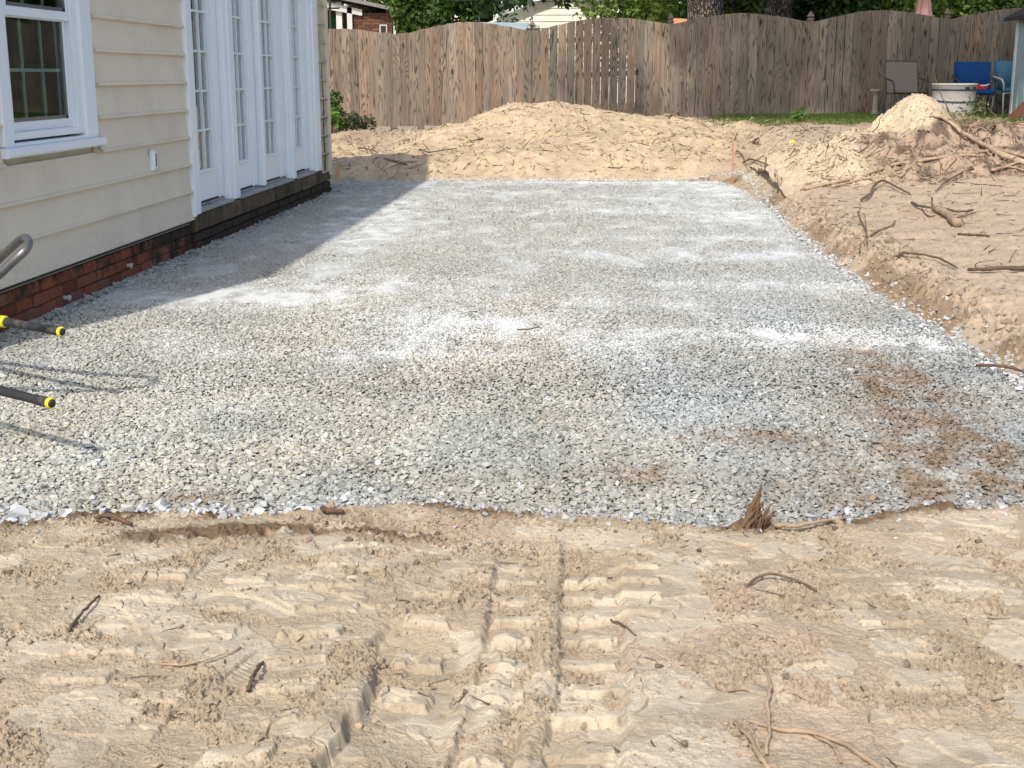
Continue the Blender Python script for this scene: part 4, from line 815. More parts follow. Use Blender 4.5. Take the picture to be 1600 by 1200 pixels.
# ---------------------------------------------------------------- roots, branches, twigs
def drape(xy, r, lift=0., arch=None, seed=0):
    """a root lying on the dirt: xy is a polyline on the ground, r its thickness"""
    rr = random.Random(seed); P = smooth_path([(x, y, 0) for x, y in xy], 5); n = len(P); out = []
    xs = np.array([p.x for p in P]); ys_ = np.array([p.y for p in P]); zs = surf(xs, ys_)
    k = np.ones(7)/7; zs = np.convolve(np.pad(zs, 3, 'edge'), k, 'valid'); amp = .0012+.32*r
    for i, p in enumerate(P):
        t = i/(n-1); a = lift+(arch*math.sin(math.pi*t) if arch else 0)
        out.append((p.x+rr.uniform(-1, 1)*amp, p.y+rr.uniform(-1, 1)*amp, zs[i]+r*.75+a+rr.uniform(-.3, 1)*amp*.7))
    return out
BR = [
    ('fallen_branch', 'long forked pale branch running from heap foot towards gravel', 'branch', 'root', 0.022, 0.012, [([(2.08, 13.456), (2.303, 13.512), (2.646, 13.677), (2.976, 14.044), (3.25, 13.839), (3.577, 13.865), (3.904, 13.888)], 0, 0.0), ([(2.337, 13.336), (2.636, 13.603), (3.023, 13.646), (3.205, 13.762), (3.323, 13.881)], 0, 0)]),
    ('thick_root', 'thickest pale root slanting down across the dirt heap', 'root', 'root', 0.016, 0.036, [([(3.642, 14.99), (3.832, 14.945), (3.975, 14.796), (4.057, 14.211), (4.121, 13.746), (4.304, 13.62)], 0.03, 0.02), ([(4.057, 14.211), (4.031, 13.83), (4.031, 13.637)], 0.02, 0)]),
    ('pale_root', 'smooth pale root lying level below the thickest root', 'root', 'root', 0.018, 0.02, [([(3.773, 13.88), (4.064, 14.116), (4.24, 13.94), (4.411, 13.946)], 0.03, 0)]),
    ('forked_root', 'pale forked root low on the heap at right', 'root', 'root', 0.018, 0.012, [([(3.928, 13.532), (4.118, 13.608), (4.31, 13.632)], 0.02, 0), ([(4.118, 13.608), (4.206, 13.576), (4.286, 13.554)], 0.02, 0)]),
    ('looped_root', 'thin pale root looped in an arch on heap', 'root', 'root', 0.008, 0.008, [([(4.007, 14.769), (4.088, 14.979), (4.094, 14.621), (4.143, 14.42), (4.123, 14.223)], 0.03, 0.08)]),
    ('curved_root', 'thin curved root arching along heap crest near shed', 'root', 'droot', 0.009, 0.007, [([(5.805, 20.656), (4.304, 14.924), (4.283, 14.714), (4.142, 14.429)], 0.03, 0.04), ([(4.317, 14.732), (4.446, 14.69), (4.367, 14.223)], 0.02, 0.03)]),
    ('long_stick', 'long thin stick lying just below the heap', 'stick', 'droot', 0.006, 0.01, [([(3.174, 12.622), (3.338, 12.977), (3.623, 13.5), (3.77, 13.556)], 0.01, 0.02), ([(3.49, 13.221), (3.606, 12.972), (3.799, 12.703)], 0, 0)]),
    ('bent_branch', 'bent dark tipped branch alone on dirt left of log', 'branch', 'droot', 0.016, 0.008, [([(2.415, 12.259), (2.558, 12.545), (2.709, 13.072), (2.833, 13.315), (2.852, 12.826), (2.872, 12.381)], 0.01, 0.03)]),
    ('short_log', 'short thick barkless log among dark twigs on the right', 'log', 'root', 0.03, 0.034, [([(2.841, 11.249), (2.868, 10.976), (2.807, 10.405)], 0.01, 0)]),
    ('dark_twig_tangle', 'dark twiggy tangle lying behind the short log', 'branch', 'droot', 0.012, 0.008, [([(2.784, 11.86), (2.777, 11.47), (2.884, 11.253), (2.992, 11.061), (3.138, 11.221)], 0.01, 0.02), ([(2.821, 11.297), (2.966, 11.926)], 0.03, 0.05), ([(2.895, 10.881), (3.025, 10.989), (3.123, 11.073)], 0.01, 0), ([(2.795, 11.549), (2.753, 11.139), (2.81, 11.121)], 0, 0)]),
    ('angled_stick', 'short pale stick right of the upright twigs', 'stick', 'root', 0.01, 0.008, [([(2.036, 9.963), (2.153, 10.242), (2.266, 10.367), (2.397, 10.75)], 0.01, 0)]),
    ('upright_twig', 'thin wiry forked twig standing out of the bank dirt', 'twig', 'droot', 0.006, 0.004, [([(1.932, 9.477), (2.052, 10.141), (2.134, 10.779), (2.27, 11.637)], 0.0, 0.03), ([(2.083, 10.304), (2.24, 11.251)], 0.02, 0.05)]),
    ('straight_stick', 'straight brown stick lying level near right frame edge', 'stick', 'droot', 0.008, 0.01, [([(2.677, 9.923), (2.766, 9.843), (2.846, 9.721)], 0, 0)]),
    ('wiry_root', 'wiry dark root crossing bare dirt above the dug bank', 'root', 'droot', 0.009, 0.006, [([(1.976, 8.751), (2.048, 8.798), (2.131, 8.706), (2.227, 8.594), (2.241, 8.26)], 0.01, 0.02)]),
    ('black_branch', 'darkest long branch reaching out of the right frame edge', 'branch', 'droot', 0.01, 0.016, [([(2.253, 8.065), (2.331, 7.963), (2.47, 7.992), (2.593, 8.035)], 0.01, 0.01)]),
    ('reddish_root', 'smooth reddish root over the gravel edge at right', 'root', 'droot2', 0.006, 0.008, [([(1.713, 5.875), (1.759, 5.838), (1.833, 5.803), (1.894, 5.742)], 0.02, 0.01)]),
    ('front_root', 'pale curved root lying right of the splintered tuft', 'root', 'root', 0.008, 0.0045, [([(0.517, 3.732), (0.54, 3.601), (0.594, 3.595), (0.666, 3.651), (0.738, 3.715)], 0.004, 0.012)]),
    ('gravel_twig', 'small twig alone in the middle of the gravel', 'twig', 'droot', 0.005, 0.003, [([(-0.4, 6.653), (-0.345, 6.672), (-0.288, 6.737)], 0.008, 0)]),
    ('foreground_root', 'pale wavy root upright in picture at lower right', 'root', 'root', 0.0035, 0.0045, [([(0.384, 2.702), (0.379, 2.622), (0.382, 2.577), (0.364, 2.495), (0.359, 2.417), (0.341, 2.31)], 0.004, 0.006)]),
    ('forked_foreground_root', 'long half buried root across the lower right dirt', 'root', 'root', 0.0045, 0.0065, [([(0.321, 2.438), (0.381, 2.406), (0.444, 2.408), (0.489, 2.376), (0.526, 2.316), (0.561, 2.252)], 0.0, 0.004), ([(0.444, 2.408), (0.474, 2.363), (0.478, 2.301)], 0.0, 0.004)]),
    ('short_foreground_root', 'short pale root leaning to the wavy root bottom', 'root', 'root', 0.005, 0.006, [([(0.293, 2.42), (0.313, 2.366), (0.324, 2.299), (0.336, 2.25)], 0.0, 0.004)]),
    ('arched_twig', 'thin dark twig on right foreground dirt', 'twig', 'droot', 0.004, 0.003, [([(0.391, 3.147), (0.448, 3.216), (0.499, 3.176), (0.559, 3.1)], 0.003, 0.012)]),
    ('left_foreground_twig', 'dark slanting twig on left foreground dirt', 'twig', 'droot', 0.0042, 0.003, [([(-1.217, 2.783), (-1.227, 2.885), (-1.228, 2.957), (-1.229, 3.003)], 0.003, 0.008)]),
    ('curved_foreground_twig', 'pale long curved twig in left foreground dirt', 'twig', 'root', 0.003, 0.0022, [([(-0.945, 2.624), (-0.884, 2.604), (-0.832, 2.646), (-0.791, 2.708)], 0.002, 0.006)]),
    ('splinter_twig', 'short dark splinter sticking out near tyre prints', 'twig', 'droot', 0.0055, 0.003, [([(-0.714, 2.487), (-0.71, 2.516), (-0.719, 2.6), (-0.719, 2.639)], 0.003, 0.012)]),
    ('thin_dirt_twig', 'thin dark twig near the tread prints in middle', 'twig', 'droot', 0.003, 0.002, [([(0.05, 2.939), (0.072, 2.911), (0.103, 2.821)], 0.002, 0.006)]),
    ('edge_chip', 'curved bark chip on dirt at front gravel edge', 'bark chip', 'droot2', 0.009, 0.006, [([(-0.804, 3.696), (-0.778, 3.661), (-0.736, 3.673)], 0.003, 0.006)]),
    ('bark_strip', 'yellow brown bark strip on the left front edge', 'bark strip', 'droot2', 0.008, 0.006, [([(-1.454, 3.574), (-1.41, 3.569), (-1.333, 3.53)], 0.003, 0.01), ([(-1.444, 3.558), (-1.392, 3.535)], 0.003, 0)]),
    ('pile_stick', 'long thin dark stick lying on the sand pile', 'stick', 'droot', 0.01, 0.004, [([(-1.612, 18.774), (-1.739, 18.675), (-1.88, 18.451)], 0.01, 0.01)]),
    ('shade_stick', 'pale split stick in the shaded part of sand pile', 'stick', 'root', 0.012, 0.022, [([(-2.81, 17.399), (-2.628, 17.21), (-2.467, 17.137)], 0.01, 0.0)]),
    ('spiky_twigs', 'spiky dark twig bunch on the shaded mound crest', 'branch', 'droot', 0.012, 0.006, [([(-3.348, 18.506), (-3.183, 18.181), (-2.953, 17.756)], 0.02, 0.03), ([(-3.183, 18.181), (-3.362, 18.842)], 0.04, 0.04), ([(-3.096, 17.984), (-3.273, 18.806)], 0.04, 0.03), ([(-2.982, 17.674), (-3.211, 18.766)], 0.05, 0.03)]),
    ('dark_roots_crest', 'dark root bunch right of the spiky twigs', 'branch', 'droot', 0.011, 0.006, [([(-2.444, 18.236), (-2.223, 17.603), (-2.07, 17.619), (-1.912, 18.074)], 0.02, 0.02), ([(-2.305, 18.117), (-2.396, 18.491)], 0.03, 0.02), ([(-2.07, 17.617), (-2.02, 17.944)], 0.03, 0.02)]),
    ('hooked_root', 'hooked thin root in the shade above gravel end', 'root', 'root', 0.009, 0.006, [([(-2.62, 16.338), (-2.535, 16.578), (-2.569, 17.085), (-2.623, 17.29)], 0.01, 0.02)]),
    ('pile_crest_root', 'gnarled pale root at right shoulder of sand pile', 'root', 'root', 0.016, 0.01, [([(0.977, 19.987), (1.126, 20.496), (1.691, 26.288)], 0.03, 0.03), ([(1.126, 20.496), (1.214, 20.007), (1.377, 19.869)], 0.02, 0)]),
    ('v_shaped_root', 'dark v shaped root on the brown end of pile', 'root', 'droot', 0.016, 0.012, [([(2.059, 17.868), (2.177, 18.241), (2.08, 17.915)], 0.02, 0.02), ([(2.08, 17.913), (2.147, 17.754)], 0.02, 0)]),
    ('root_bundle', 'bundle of dark roots at the far right gravel corner', 'branch', 'droot', 0.014, 0.008, [([(1.853, 17.106), (1.949, 16.903), (1.944, 15.288)], 0.03, 0.02), ([(1.82, 17.637), (1.872, 17.317), (1.844, 16.448)], 0.02, 0.03), ([(1.896, 15.175), (2.017, 16.046)], 0.02, 0.08), ([(1.86, 16.449), (1.985, 16.547), (2.081, 16.709)], 0.02, 0.02)]),
    ('broken_stub', 'broken stub standing where sand meets the gravel corner', 'stub', 'root', 0.014, 0.01, [([(1.884, 14.053), (1.905, 14.282), (1.931, 14.543)], 0.02, 0.1), ([(1.891, 13.96), (1.952, 14.13)], 0.02, 0.05), ([(1.862, 14.143), (1.824, 14.27)], 0.02, 0.03)]),
    ('bleached_root', 'bleached bark slab at left shoulder of the pointed heap', 'root', 'root', 0.035, 0.016, [([(4.692, 24.018), (5.033, 25.053), (4.752, 22.901)], 0.05, 0.03)]),
]

for i, (nm, lab, cat, mt, r0, r1, paths) in enumerate(BR):
    m = MB()
    for j, (xy, lift, arch) in enumerate(paths):
        k = 1. if j == 0 else .6; P = drape(xy, r0*k, lift, arch, i*10+j); n = len(P); rr = random.Random(i*7+j)
        rad = [(r0+(r1-r0)*q/(n-1))*k*(rr.uniform(.82, 1.15) if r0 < .028 else rr.uniform(.96, 1.04)) for q in range(n)]; m.tube(P, rad, 7)
    o = m.build(nm, mt); tag(o, lab, cat, 'roots and branches torn out of the dirt')
# small twigs and rootlets nobody would count
rt_ = np.random.RandomState(9)
def twigs(name, label, n, region, Lr, r, mat, kind_up=.12):
    k = 5; X = rt_.uniform(region[0], region[1], n*4); Y = rt_.uniform(region[2], region[3], n*4); ok = sdg(X, Y) < -.02
    if region[4]: ok &= np.array([bool(region[4](x, y)) for x, y in zip(X, Y)])
    X, Y = X[ok][:n], Y[ok][:n]; n = len(X); L = rt_.uniform(Lr[0], Lr[1], n)*np.where(rt_.rand(n) > .15, 1, 2.2); a = rt_.uniform(0, 6.28, n); up = rt_.rand(n) < kind_up
    PX, PY = [X], [Y]
    for q in range(k-1): a = a+rt_.normal(0, .3, n); PX.append(PX[-1]+np.cos(a)*L/k); PY.append(PY[-1]+np.sin(a)*L/k)
    PX, PY = np.stack(PX, 1), np.stack(PY, 1); Z = surf(PX, PY); t = np.linspace(0, 1, k)[None]; zl = Z[:, :1]*(1-t)+Z[:, -1:]*t; Z = np.maximum(zl, Z*.5+zl*.5)
    rr = r*rt_.uniform(.5, 1.5, n)[:, None]; Z = Z+rr*.6+t*L[:, None]*.55*up[:, None]+rt_.uniform(0, .6, Z.shape)*rr*2
    m = MB()
    for c in range(n): m.tube([(PX[c, q], PY[c, q], Z[c, q]) for q in range(k)], [float(rr[c, 0])*(1-.15*q) for q in range(k)], 4, False)
    o = m.build(name, mat); tag(o, label, 'twigs', kind='stuff')
twigs('dark_twigs', 'fine dark rootlets littering the yellow sand pile', 900, (-4., 3.2, 16.9, 21.4, None), (.04, .18), .0048, 'droot')
twigs('pale_twigs', 'short pale rootlets lying over the sand pile', 110, (-4., 3.2, 16.9, 21.4, None), (.06, .24), .005, 'root')
twigs('heap_twigs', 'tangled thin brown rootlets covering the dirt heap', 560, (2.2, 5.2, 13.5, 16.6, lambda x, y: math.hypot((x-3.55)/.45, (y-15.3)/.8) > 1), (.06, .24), .005, 'droot')
twigs('heap_pale_twigs', 'tangled thin pale rootlets covering the dirt heap', 360, (2.3, 5.2, 13.4, 16.4, lambda x, y: math.hypot((x-3.55)/.6, (y-15.3)/1.) > 1), (.08, .34), .005, 'root')
twigs('right_bank_twigs', 'thin dark twigs scattered on bare dirt right of gravel', 230, (1.8, 4.6, 5., 13.5, None), (.05, .2), .0042, 'droot')
twigs('right_bank_straw', 'pale straw bits scattered on bare dirt right of gravel', 130, (1.8, 4.6, 5., 13.5, None), (.05, .18), .003, 'root')
twigs('foreground_twigs', 'tiny rootlets in the tyre marked dirt up front', 95, (-1.3, 1.35, 2.2, 3.7, None), (.02, .07), .0016, 'droot')
# the upright clump of roots at the front edge
m = MB(); rr = random.Random(3); bx, by = .47, 3.66; bz = float(surf(bx, by))
for k in range(16):
    a = rr.uniform(0, 6.28); q = rr.uniform(0, .032); h = rr.uniform(.03, .09) if k > 4 else rr.uniform(.09, .145)
    m.tube([(bx-.03+math.cos(a)*q*1.8, by+math.sin(a)*q, bz-.02), (bx-.01+math.cos(a)*q, by+math.sin(a)*q*.6, bz+h*.5), (bx+.018+rr.uniform(-.006, .006), by+rr.uniform(-.01, .01), bz+h)], [.013, .009, .002], 5)
for k in range(22): a = rr.uniform(0, 6.28); q = rr.uniform(.01, .05); h = rr.uniform(.02, .12); m.tube([(bx-.01+math.cos(a)*q, by+math.sin(a)*q*.6, bz), (bx+.005+math.cos(a)*q*.8, by+math.sin(a)*q*.5, bz+h*.6), (bx+.01+math.cos(a)*q*1.1, by+math.sin(a)*q, bz+h)], [.004, .003, .001], 4)
for k in range(7): m.tube([(bx-.03, by, bz+.03), (bx-.04-.01*k*rr.random(), by-.02, bz+.015), (bx-.06-.05*rr.random(), by-.04+.07*rr.random(), bz+.0)], [.009, .006, .002], 5)
o = m.build('splintered_root', 'droot2'); tag(o, 'upright splintered brown root tuft at front gravel edge', 'root')
# ---------------------------------------------------------------- plants
def put_leaves(name, V, F_, C_, parent=None, loc=None):
    o = raw_mesh(name, V, F_, 'leaf', C_, False)
    if parent is not None: o.parent = parent; o.location = -Vector(parent.location)
    return o
def shrub(name, label, x, y, h, rad, n, size, cols, seed, cat='shrub'):
    z = float(surf(x, y)); r = empty(name, (x, y, z)); tag(r, label, cat); rr = random.Random(seed)
    cs = [(x+rr.uniform(-rad, rad)*.7, y+rr.uniform(-rad, rad)*.6, z+h*rr.uniform(.25, .85)) for _ in range(11)]
    V, F_, C_ = leaves(cs, [rad*rr.uniform(.3, .5) for _ in cs], n, size, cols, seed, .5); put_leaves('foliage', V, F_, C_, r)
    for c in cs[:7]: m = MB().tube([(x+rr.uniform(-.04, .04), y, z-.03), ((x+c[0])/2, (y+c[1])/2, z+(c[2]-z)*.6), c], [.012, .009, .004], 5); o = m.build('stem', 'droot', r); o.location = -r.location
    return r
shrub('corner_shrub', 'tall green shrub by the fence beyond the house corner', -4.22, 20.9, .72, .33, 1500, .075, ((.03, .06, .015), (.14, .20, .04)), 1)
shrub('low_shrub', 'low dark leaved shrub right of the corner shrub', -3.82, 20.9, .33, .28, 800, .06, ((.035, .05, .02), (.10, .12, .05)), 2)
shrub('bright_seedling', 'bright yellow green seedling in front of corner shrub', -4.02, 20.3, .42, .12, 120, .10, ((.10, .19, .03), (.20, .30, .06)), 3, 'plant')
shrub('weed_plant', 'small green weed on the grass strip by the fence', 2.95, 19.9, .22, .14, 200, .05, ((.06, .14, .03), (.16, .26, .06)), 4, 'weed')
shrub('heap_weeds', 'wilted green weeds on the heap top before the tub', 4.2, 15.5, .18, .3, 260, .04, ((.10, .14, .04), (.24, .26, .10)), 6, 'weeds')
def grass(name, label, n, x0, x1, y0, y1, h, cols, msk=None):
    X = RG.uniform(x0, x1, n); Y = RG.uniform(y0, y1, n)
    if msk is not None: k = RG.rand(n) < msk(X, Y); X, Y = X[k], Y[k]; n = len(X)
    Z = surf(X, Y)-.005; a = RG.uniform(0, 6.28, n); hh = h*RG.uniform(.4, 1.3, n); w_ = .005+.004*RG.rand(n); lx, ly = RG.normal(0, .35, n)*hh, RG.normal(0, .35, n)*hh
    ca, sa = np.cos(a)*w_, np.sin(a)*w_
    V = np.stack([np.stack([X-ca, Y-sa, Z], 1), np.stack([X+ca, Y+sa, Z], 1), np.stack([X+lx, Y+ly, Z+hh], 1)], 1).reshape(-1, 3)
    C_ = np.repeat(lerp(np.array(cols[0]), np.array(cols[1]), RG.rand(n)), 3, 0)
    o = raw_mesh(name, V, np.arange(3*n), 'leaf', C_, False, 3); tag(o, label, 'grass', kind='stuff')
grass('grass_strip', 'short green grass growing along the foot of fence', 52000, 1.2, 6.2, 18.8, 22.7, .05, ((.07, .12, .02), (.20, .24, .06)), lambda x, y: sm(1.6, 2.6, x)*sm(19., 20.6, y+.5*fbm(x*1.5, y*1.5, 2, 211))*(.35+.65*sm(-.3, .2, fbm(x*3, y*3, 3, 212))))
grass('right_grass', 'patchy green grass at right edge beside the heap', 12000, 4.5, 6.6, 14.2, 19.5, .04, ((.06, .10, .02), (.16, .19, .05)), lambda x, y: sm(4.8, 5.3, x))
# ---------------------------------------------------------------- trees
def tree(name, label, x, y, z0, trunk, cents, rads, n, size, cols, seed, bark='bark', aspect=.55, limbs=5, group=None, droop=0.):
    r = empty(name, (x, y, z0)); tag(r, label, 'tree', group); rr = random.Random(seed); L = r.location
    R0, H_ = trunk; P = [(x+rr.uniform(-.05, .05)*i, y+rr.uniform(-.05, .05)*i, z0-.2+(H_+.2)*i/6) for i in range(7)]
    m = MB(); rad = [R0*1.25, R0*1.02, R0*.97, R0*.9, R0*.8, R0*.66, R0*.45]; m.tube(P, rad, 24)
    for k in range(limbs):
        c = Vector(cents[rr.randrange(len(cents))]); a = Vector(P[rr.choice((3, 4, 5))]); mid = (a+c)/2+Vector((rr.uniform(-.4, .4), rr.uniform(-.4, .4), rr.uniform(.1, .6)))
        m.tube(smooth_path([a, mid, c], 4), [R0*.38*(1-.1*q) if q < 9 else .02 for q in range(9)], 8)
    t = m.build('trunk', bark, r); t.location = -L
    V, F_, C_ = leaves(cents, rads, n, size, cols, seed, aspect, droop); put_leaves('crown', V, F_, C_, r); return r
def blob(cx, cy, cz, rx, ry, rz, k, seed, rmin=.5, rmax=1.):
    r = np.random.RandomState(seed); d = r.normal(size=(k, 3)); d /= np.linalg.norm(d, axis=1)[:, None]; q = r.uniform(.2, 1, k)**.5
    return (np.array([cx, cy, cz])+d*q[:, None]*[rx, ry, rz]).tolist(), r.uniform(rmin, rmax, k).tolist()
DG = ((.015, .035, .008), (.05, .085, .02)); MG = ((.035, .075, .015), (.12, .18, .04)); LG = ((.09, .15, .03), (.24, .31, .07)); BG_ = ((.02, .05, .015), (.08, .13, .04))
# great oak behind the fence; its crown reaches over the yard and dapples the fence
cents, rads = blob(1.2, 14.2, 9.4, 4.6, 1.9, 1.0, 34, 5, .45, .95); c2, r2 = blob(3.6, 13.0, 9.8, 2.6, 1.2, .9, 26, 6, .5, 1.); cents += c2; rads += r2
c3, r3 = blob(2.2, 22, 9.5, 5.5, 5., 2.2, 36, 7, .6, 1.2); cents += c3; rads += r3
tree('oak_tree', 'thick grey oak trunk rising right behind the fence', 1.99, 25, .5, (.335, 8.6), cents, rads, 30000, .17, MG, 8, limbs=11)
ohang = [(-1.95, 24, 2.78), (-1.6, 24, 2.92), (-1.25, 24.1, 2.74), (-.95, 24, 2.80), (-.62, 24, 2.66), (-.35, 24, 2.86), (-2.3, 24.2, 3.0), (-1.1, 24, 3.2), (-.5, 24, 3.25), (-1.7, 24, 3.3), (-2.1, 24, 2.60)]
root_ = bpy.data.objects['oak_tree']; V, F_, C_ = leaves(ohang, [.26, .3, .25, .24, .2, .24, .3, .4, .3, .4, .2], 1500, .13, DG, 12, .5, .5); put_leaves('hanging_branch', V, F_, C_, root_)
m = MB().tube(smooth_path([(1.9, 24.95, 5.4), (.6, 24.6, 4.6), (-.4, 24.2, 3.6), (-1.1, 24, 3.1), (-1.8, 24, 2.85)], 4), [.11-.006*k for k in range(17)], 7); o = m.build('branch', 'bark', root_); o.location = -root_.location
c, r = blob(4.3, 27.5, 7.2, 3.5, 3, 2.4, 26, 21, .7, 1.2); tree('dark_oak_tree', 'darker oak trunk right of the thick grey oak', 3.43, 26, .5, (.26, 6.4), c, r, 9000, .2, DG, 22, 'barkd')
BG = [('dense_shrub_tree', 'deep green bushy tree filling gap right of dark oak', (4.3, 27.2, 2.7, 1.0, .8, 1.1), DG, 2.4, 6), ('bright_tree', 'bright green tree behind the closed pink umbrella', (6.3, 30, 3.0, 1.9, 1.2, 1.5), LG, 3.2, 7),
      ('right_tree', 'mid green leafy tree above the fence by the shed', (9.2, 29, 3.2, 1.7, 1.2, 1.7), MG, 3.4, 8), ('pale_tree', 'pale green willowy tree left of the grey oak', (1.1, 31, 3.4, 1.7, 1.2, 1.7), LG, 3.4, 9),
      ('round_tree', 'green tree between the two oak trunks', (2.9, 30, 3.2, 1.2, 1.0, 1.6), MG, 3.4, 10), ('left_oak_tree', 'dark leafy tree behind the left fence panels', (-2.9, 31.5, 4.4, 1.9, 1.1, 1.9), BG_, 4., 11),
      ('bushy_tree', 'bushy green tree filling the gap beside the brick house', (-3.75, 31.2, 3.0, .95, .5, 1.0), MG, 3.2, 16), ('vine_tree', 'thin leaved green tree right of the brick house', (-4.5, 33.5, 3.4, .9, .8, 1.4), MG, 3.6, 12), ('far_tree', 'tall dark tree far behind the cream house', (-.5, 44, 7, 5, 2, 5), DG, 7., 13), ('far_left_tree', 'tall dark tree far behind the brick house', (-9, 46, 8, 5, 2, 5), DG, 8., 14), ('far_right_tree', 'tall dark tree far behind the shed', (9, 42, 6, 6, 2, 5.5), DG, 7., 15)]
for nm, lab, b, cl, H_, sd in BG:
    c, r = blob(*b, 26, sd, .28*min(b[3], 2.4), .55*min(b[3], 2.4)); far = b[1] > 40
    tree(nm, lab, b[0], b[1], .5, (.12 if not far else .3, H_), c, r, 7000 if not far else 12000, .15 if not far else .34, cl, sd, 'barkd', limbs=4)
# small bright leaves by the fence top
# ---------------------------------------------------------------- neighbours
def part(mb, name, mat, root, par=None): o = mb.build(name, mat, par or root); o.location = -Vector(root.location) if par is None else (0, 0, 0); return o
N_ = empty('brick_house', (-7.5, 33, .4)); tag(N_, 'red brown brick house with grey porch beyond left fence', 'house')
bx0, bx1, by0, by1 = -9.5, -4.87, 32.0, 38.
part(MB().box(-9.3, -5.0, 33.6, 38, .4, 2.95), 'wall', 'nmortar', N_); part(MB().box(-5.92, -4.90, 32.02, 38, .4, 2.72), 'wall', 'nmortar', N_)
random.seed(8)
for r_ in range(16):                                             # brick faces above the fence line
    z = 1.62+.07*r_
    x = -5.94+(0 if r_ % 2 else -.11)
    while x < -4.92:
        a, b = max(x, -5.925), min(x+.212, -4.895)
        if b-a > .04: part(MB().box(a, b-.012, 31.995, 32.03, z, z+.057), 'brick', 'nbrick', N_)
        x += .222
    x = -9.2
bb = MB()
for r_ in range(18):
    z = 1.6+.07*r_; x = -9.3+(0 if r_ % 2 else -.11)
    while x < -5.95: bb.box(max(x, -9.3), x+.21, 33.57, 33.599, z, z+.057); x += .222
o = part(bb, 'porch_bricks', 'nbrick', N_); o['kind'] = 'stuff'
f = part(MB().box(-5.20, -5.02, 31.96, 31.99, 1.9, 2.46), 'window', 'greywhite', N_); part(MB().box(-5.17, -5.05, 31.94, 31.958, 1.95, 2.43), 'pane', 'dark', N_, f)
for x in (-6.02, -5.55): pass
for a, b in ((-6.58, -6.38), (-5.12+-.62, -5.62)): pass
part(MB().box(-6.98, -6.66, 32.0, 32.1, .4, 3.), 'porch_door', 'shedtrim', N_); part(MB().box(-6.66, -6.60, 31.97, 32.1, .4, 3.), 'porch_post', 'greywhite', N_)
part(MB().box(-6.24, -6.10, 32.0, 32.14, .4, 2.98), 'porch_post', 'greywhite', N_); part(MB().box(-5.93+.09-.12, -5.93+.09, 31.9, 31.985, .4, 2.86), 'porch_post', 'greywhite', N_)
part(MB().poly([(-9.4, 31.9, 3.35), (-9.4, 31.9, 3.62), (-5.6, 31.9, 2.66), (-5.6, 31.9, 2.80), (-9.4, 31.97, 3.35), (-9.4, 31.97, 3.62), (-5.6, 31.97, 2.66), (-5.6, 31.97, 2.80)], [(0, 2, 3, 1), (4, 5, 7, 6), (0, 1, 5, 4), (2, 6, 7, 3), (1, 3, 7, 5), (0, 4, 6, 2)]), 'porch_beam', 'greywhite', N_)
part(MB().poly([(-9.6, 31.7, 3.75), (-4.7, 31.7, 2.74), (-4.7, 38.2, 2.74), (-9.6, 38.2, 3.75), (-9.6, 31.7, 3.85), (-4.7, 31.7, 2.82), (-4.7, 38.2, 2.82), (-9.6, 38.2, 3.85)], [(0, 1, 2, 3), (4, 7, 6, 5), (0, 4, 5, 1), (1, 5, 6, 2), (2, 6, 7, 3), (3, 7, 4, 0)]), 'roof', 'roofm', N_)
part(MB().box(-4.86, -4.80, 31.9, 31.98, .4, 2.76), 'downpipe', 'greywhite', N_)
t = MB().prism([(-6.58, .4), (-6.28, .4), (-6.30, 2.55), (-6.42, 2.72), (-6.55, 2.60)], 32.6, 32.9, 'y').build('green_bin', 'green'); tag(t, 'dark green bin in shadow under the brick house porch', 'bin')
c = empty('cream_house', (-.8, 37, .4)); tag(c, 'cream sided house with low white gable behind the fence', 'house')
part(MB().prism([(-3.2, .4), (1.0, .4), (1.0, 2.66), (-.95, 3.44), (-2.45, 2.84), (-3.2, 2.6)], 36.3, 42, 'y'), 'wall', 'cream', c)
for k in range(12):
    z = 1.5+.17*k; hw = 1.95 if z < 2.55 else max(0, (3.44-z)/.40)
    if hw > .2: x0, x1 = (-3.15 if z < 2.5 else -.95-min(hw, 1.9)), -.95+min(hw, 1.9)
    if hw > .2: part(MB().prism([(36.29, z), (36.262, z), (36.285, z+.168), (36.29, z+.168)], x0, x1, 'x'), 'siding_board', 'cream', c)
for s_, x1, z1 in ((1, 1.25, 2.60), (-1, -2.75, 2.76)):
    part(MB().poly([(-.95, 36.0, 3.46), (x1, 36.0, z1), (x1, 42.2, z1), (-.95, 42.2, 3.46), (-.95, 36.0, 3.56), (x1, 36.0, z1+.10), (x1, 42.2, z1+.10), (-.95, 42.2, 3.56)], [(0, 1, 2, 3), (4, 7, 6, 5), (0, 4, 5, 1), (1, 5, 6, 2), (2, 6, 7, 3), (3, 7, 4, 0)]), 'roof', 'shedtrim', c)
part(MB().box(-3.4, -1.6, 35.7, 36.25, 2.50, 2.58), 'eave', 'shedtrim', c)
n2 = empty('white_house', (-6.3, 46, .4)); tag(n2, 'bright white house glimpsed through leaves past brick house', 'house')
part(MB().prism([(-8.2, .4), (-4.4, .4), (-4.4, 3.5), (-6.3, 4.6), (-8.2, 3.5)], 46, 50, 'y'), 'wall', 'cream', n2); fw = part(MB().box(-7.2, -6.6, 45.94, 45.99, 1.8, 2.9), 'window', 'shedtrim', n2); part(MB().box(-7.12, -6.68, 45.92, 45.938, 1.88, 2.82), 'pane', 'dark', n2, fw)
part(MB().poly([(-8.4, 45.8, 3.42), (-6.3, 45.8, 4.62), (-4.2, 45.8, 3.42), (-8.4, 50.2, 3.42), (-6.3, 50.2, 4.62), (-4.2, 50.2, 3.42)], [(0, 1, 4, 3), (1, 2, 5, 4)]), 'roof', 'roofm', n2)
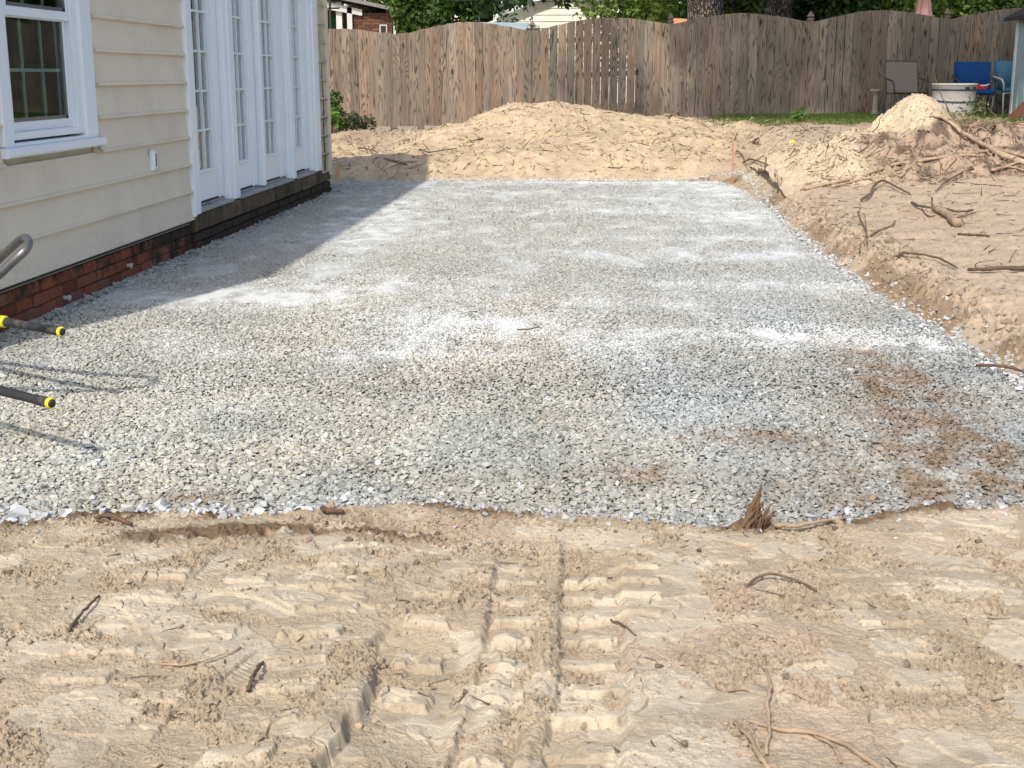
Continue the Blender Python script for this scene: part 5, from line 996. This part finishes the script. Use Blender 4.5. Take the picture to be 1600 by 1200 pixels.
ns = empty('neighbour_shed', (-2.7, 29, .4)); tag(ns, 'low shed with pale blue metal roof behind left fence', 'shed')
part(MB().box(-3.3, -1.7, 29.1, 30.8, .4, 2.12), 'wall', 'cream', ns); part(MB().poly([(-3.45, 28.9, 2.14), (-1.6, 28.9, 2.12), (-1.6, 31, 2.42), (-3.45, 31, 2.44), (-3.45, 28.9, 2.18), (-1.6, 28.9, 2.16), (-1.6, 31, 2.46), (-3.45, 31, 2.48)], [(0, 3, 2, 1), (4, 5, 6, 7), (0, 1, 5, 4), (1, 2, 6, 5), (2, 3, 7, 6), (3, 0, 4, 7)]), 'roof', 'paleroof', ns)
to = empty('playhouse', (1.68, 28, .4)); tag(to, 'small playhouse with orange terracotta top left of thick oak', 'playhouse')
part(MB().box(1.5, 1.86, 28, 28.4, .4, 2.2), 'wall', 'fencegrey', to); part(MB().prism([(1.44, 2.18), (1.92, 2.18), (1.92, 2.40), (1.46, 2.43)], 27.9, 28.5, 'y'), 'roof', 'terra', to)
um = empty('closed_umbrella', (6.3, 27, .4)); tag(um, 'closed faded pink patio umbrella rising behind the fence', 'umbrella')
part(MB().tube([(6.3, 27, .4), (6.3, 27, 3.5)], .02, 8), 'pole', 'greywhite', um)
m = MB(); n = 16; prof = [(.05, 3.45), (.10, 3.1), (.095, 2.92), (.13, 2.85), (.085, 2.8), (.135, 2.45), (.15, 2.25), (.06, 2.2)]
m.poly([(6.3+r_*(1+.28*(k % 2))*math.cos(2*math.pi*k/n), 27+r_*(1+.28*(k % 2))*math.sin(2*math.pi*k/n), z) for r_, z in prof for k in range(n)], [(i*n+k, i*n+(k+1) % n, (i+1)*n+(k+1) % n, (i+1)*n+k) for i in range(len(prof)-1) for k in range(n)]); part(m, 'canopy', 'umb', um)
lp = empty('lamp_post', (-3.42, 16.9, .0)); tag(lp, 'slim black hanging post with crossbar beyond house corner', 'post')
part(MB().tube([(-4.55, 22.9, .3), (-4.57, 22.9, 3.1)], .022, 8), 'pole', 'wire', lp); part(MB().tube([(-4.72, 22.88, 2.40), (-4.40, 22.88, 2.40)], .014, 6), 'crossbar', 'wire', lp)
up = empty('utility_pole', (-3.15, 34, .4)); tag(up, 'grey utility pole among leaves carrying the cables', 'pole'); part(MB().tube([(-3.15, 34, .3), (-3.15, 34, 8)], [.13, .10], 12), 'shaft', 'barkd', up)
for z, dz in ((2.98, 'lower'), (3.12, 'upper')):
    t = MB().tube([(-8+1.2*k, 30, z+.012*((k-5)**2)*.4-.02*k) for k in range(9)], .008, 5).build('overhead_cable', 'wire'); tag(t, '%s of two black cables strung above the left fence' % dz, 'cable', 'cables above the fence')
# dark hedge beyond everything so that no bare horizon shows
hx = []; rr = np.random.RandomState(3)
c, r = blob(0, 62, 4, 60, 3, 5, 240, 44, 2.2, 3.6); V, F_, C_ = leaves(c, r, 30000, .8, DG, 45); o = raw_mesh('far_woods', V, F_, 'leaf', C_, False); tag(o, 'far off dark green woods behind the houses', 'woods', kind='stuff')
c, r = blob(30, 14, 3.5, 2, 34, 3.5, 120, 46, 1.2, 2.2); V, F_, C_ = leaves(c, r, 16000, .5, MG, 47); o = raw_mesh('side_woods', V, F_, 'leaf', C_, False); tag(o, 'green trees along the far side of the yard', 'woods', kind='stuff')
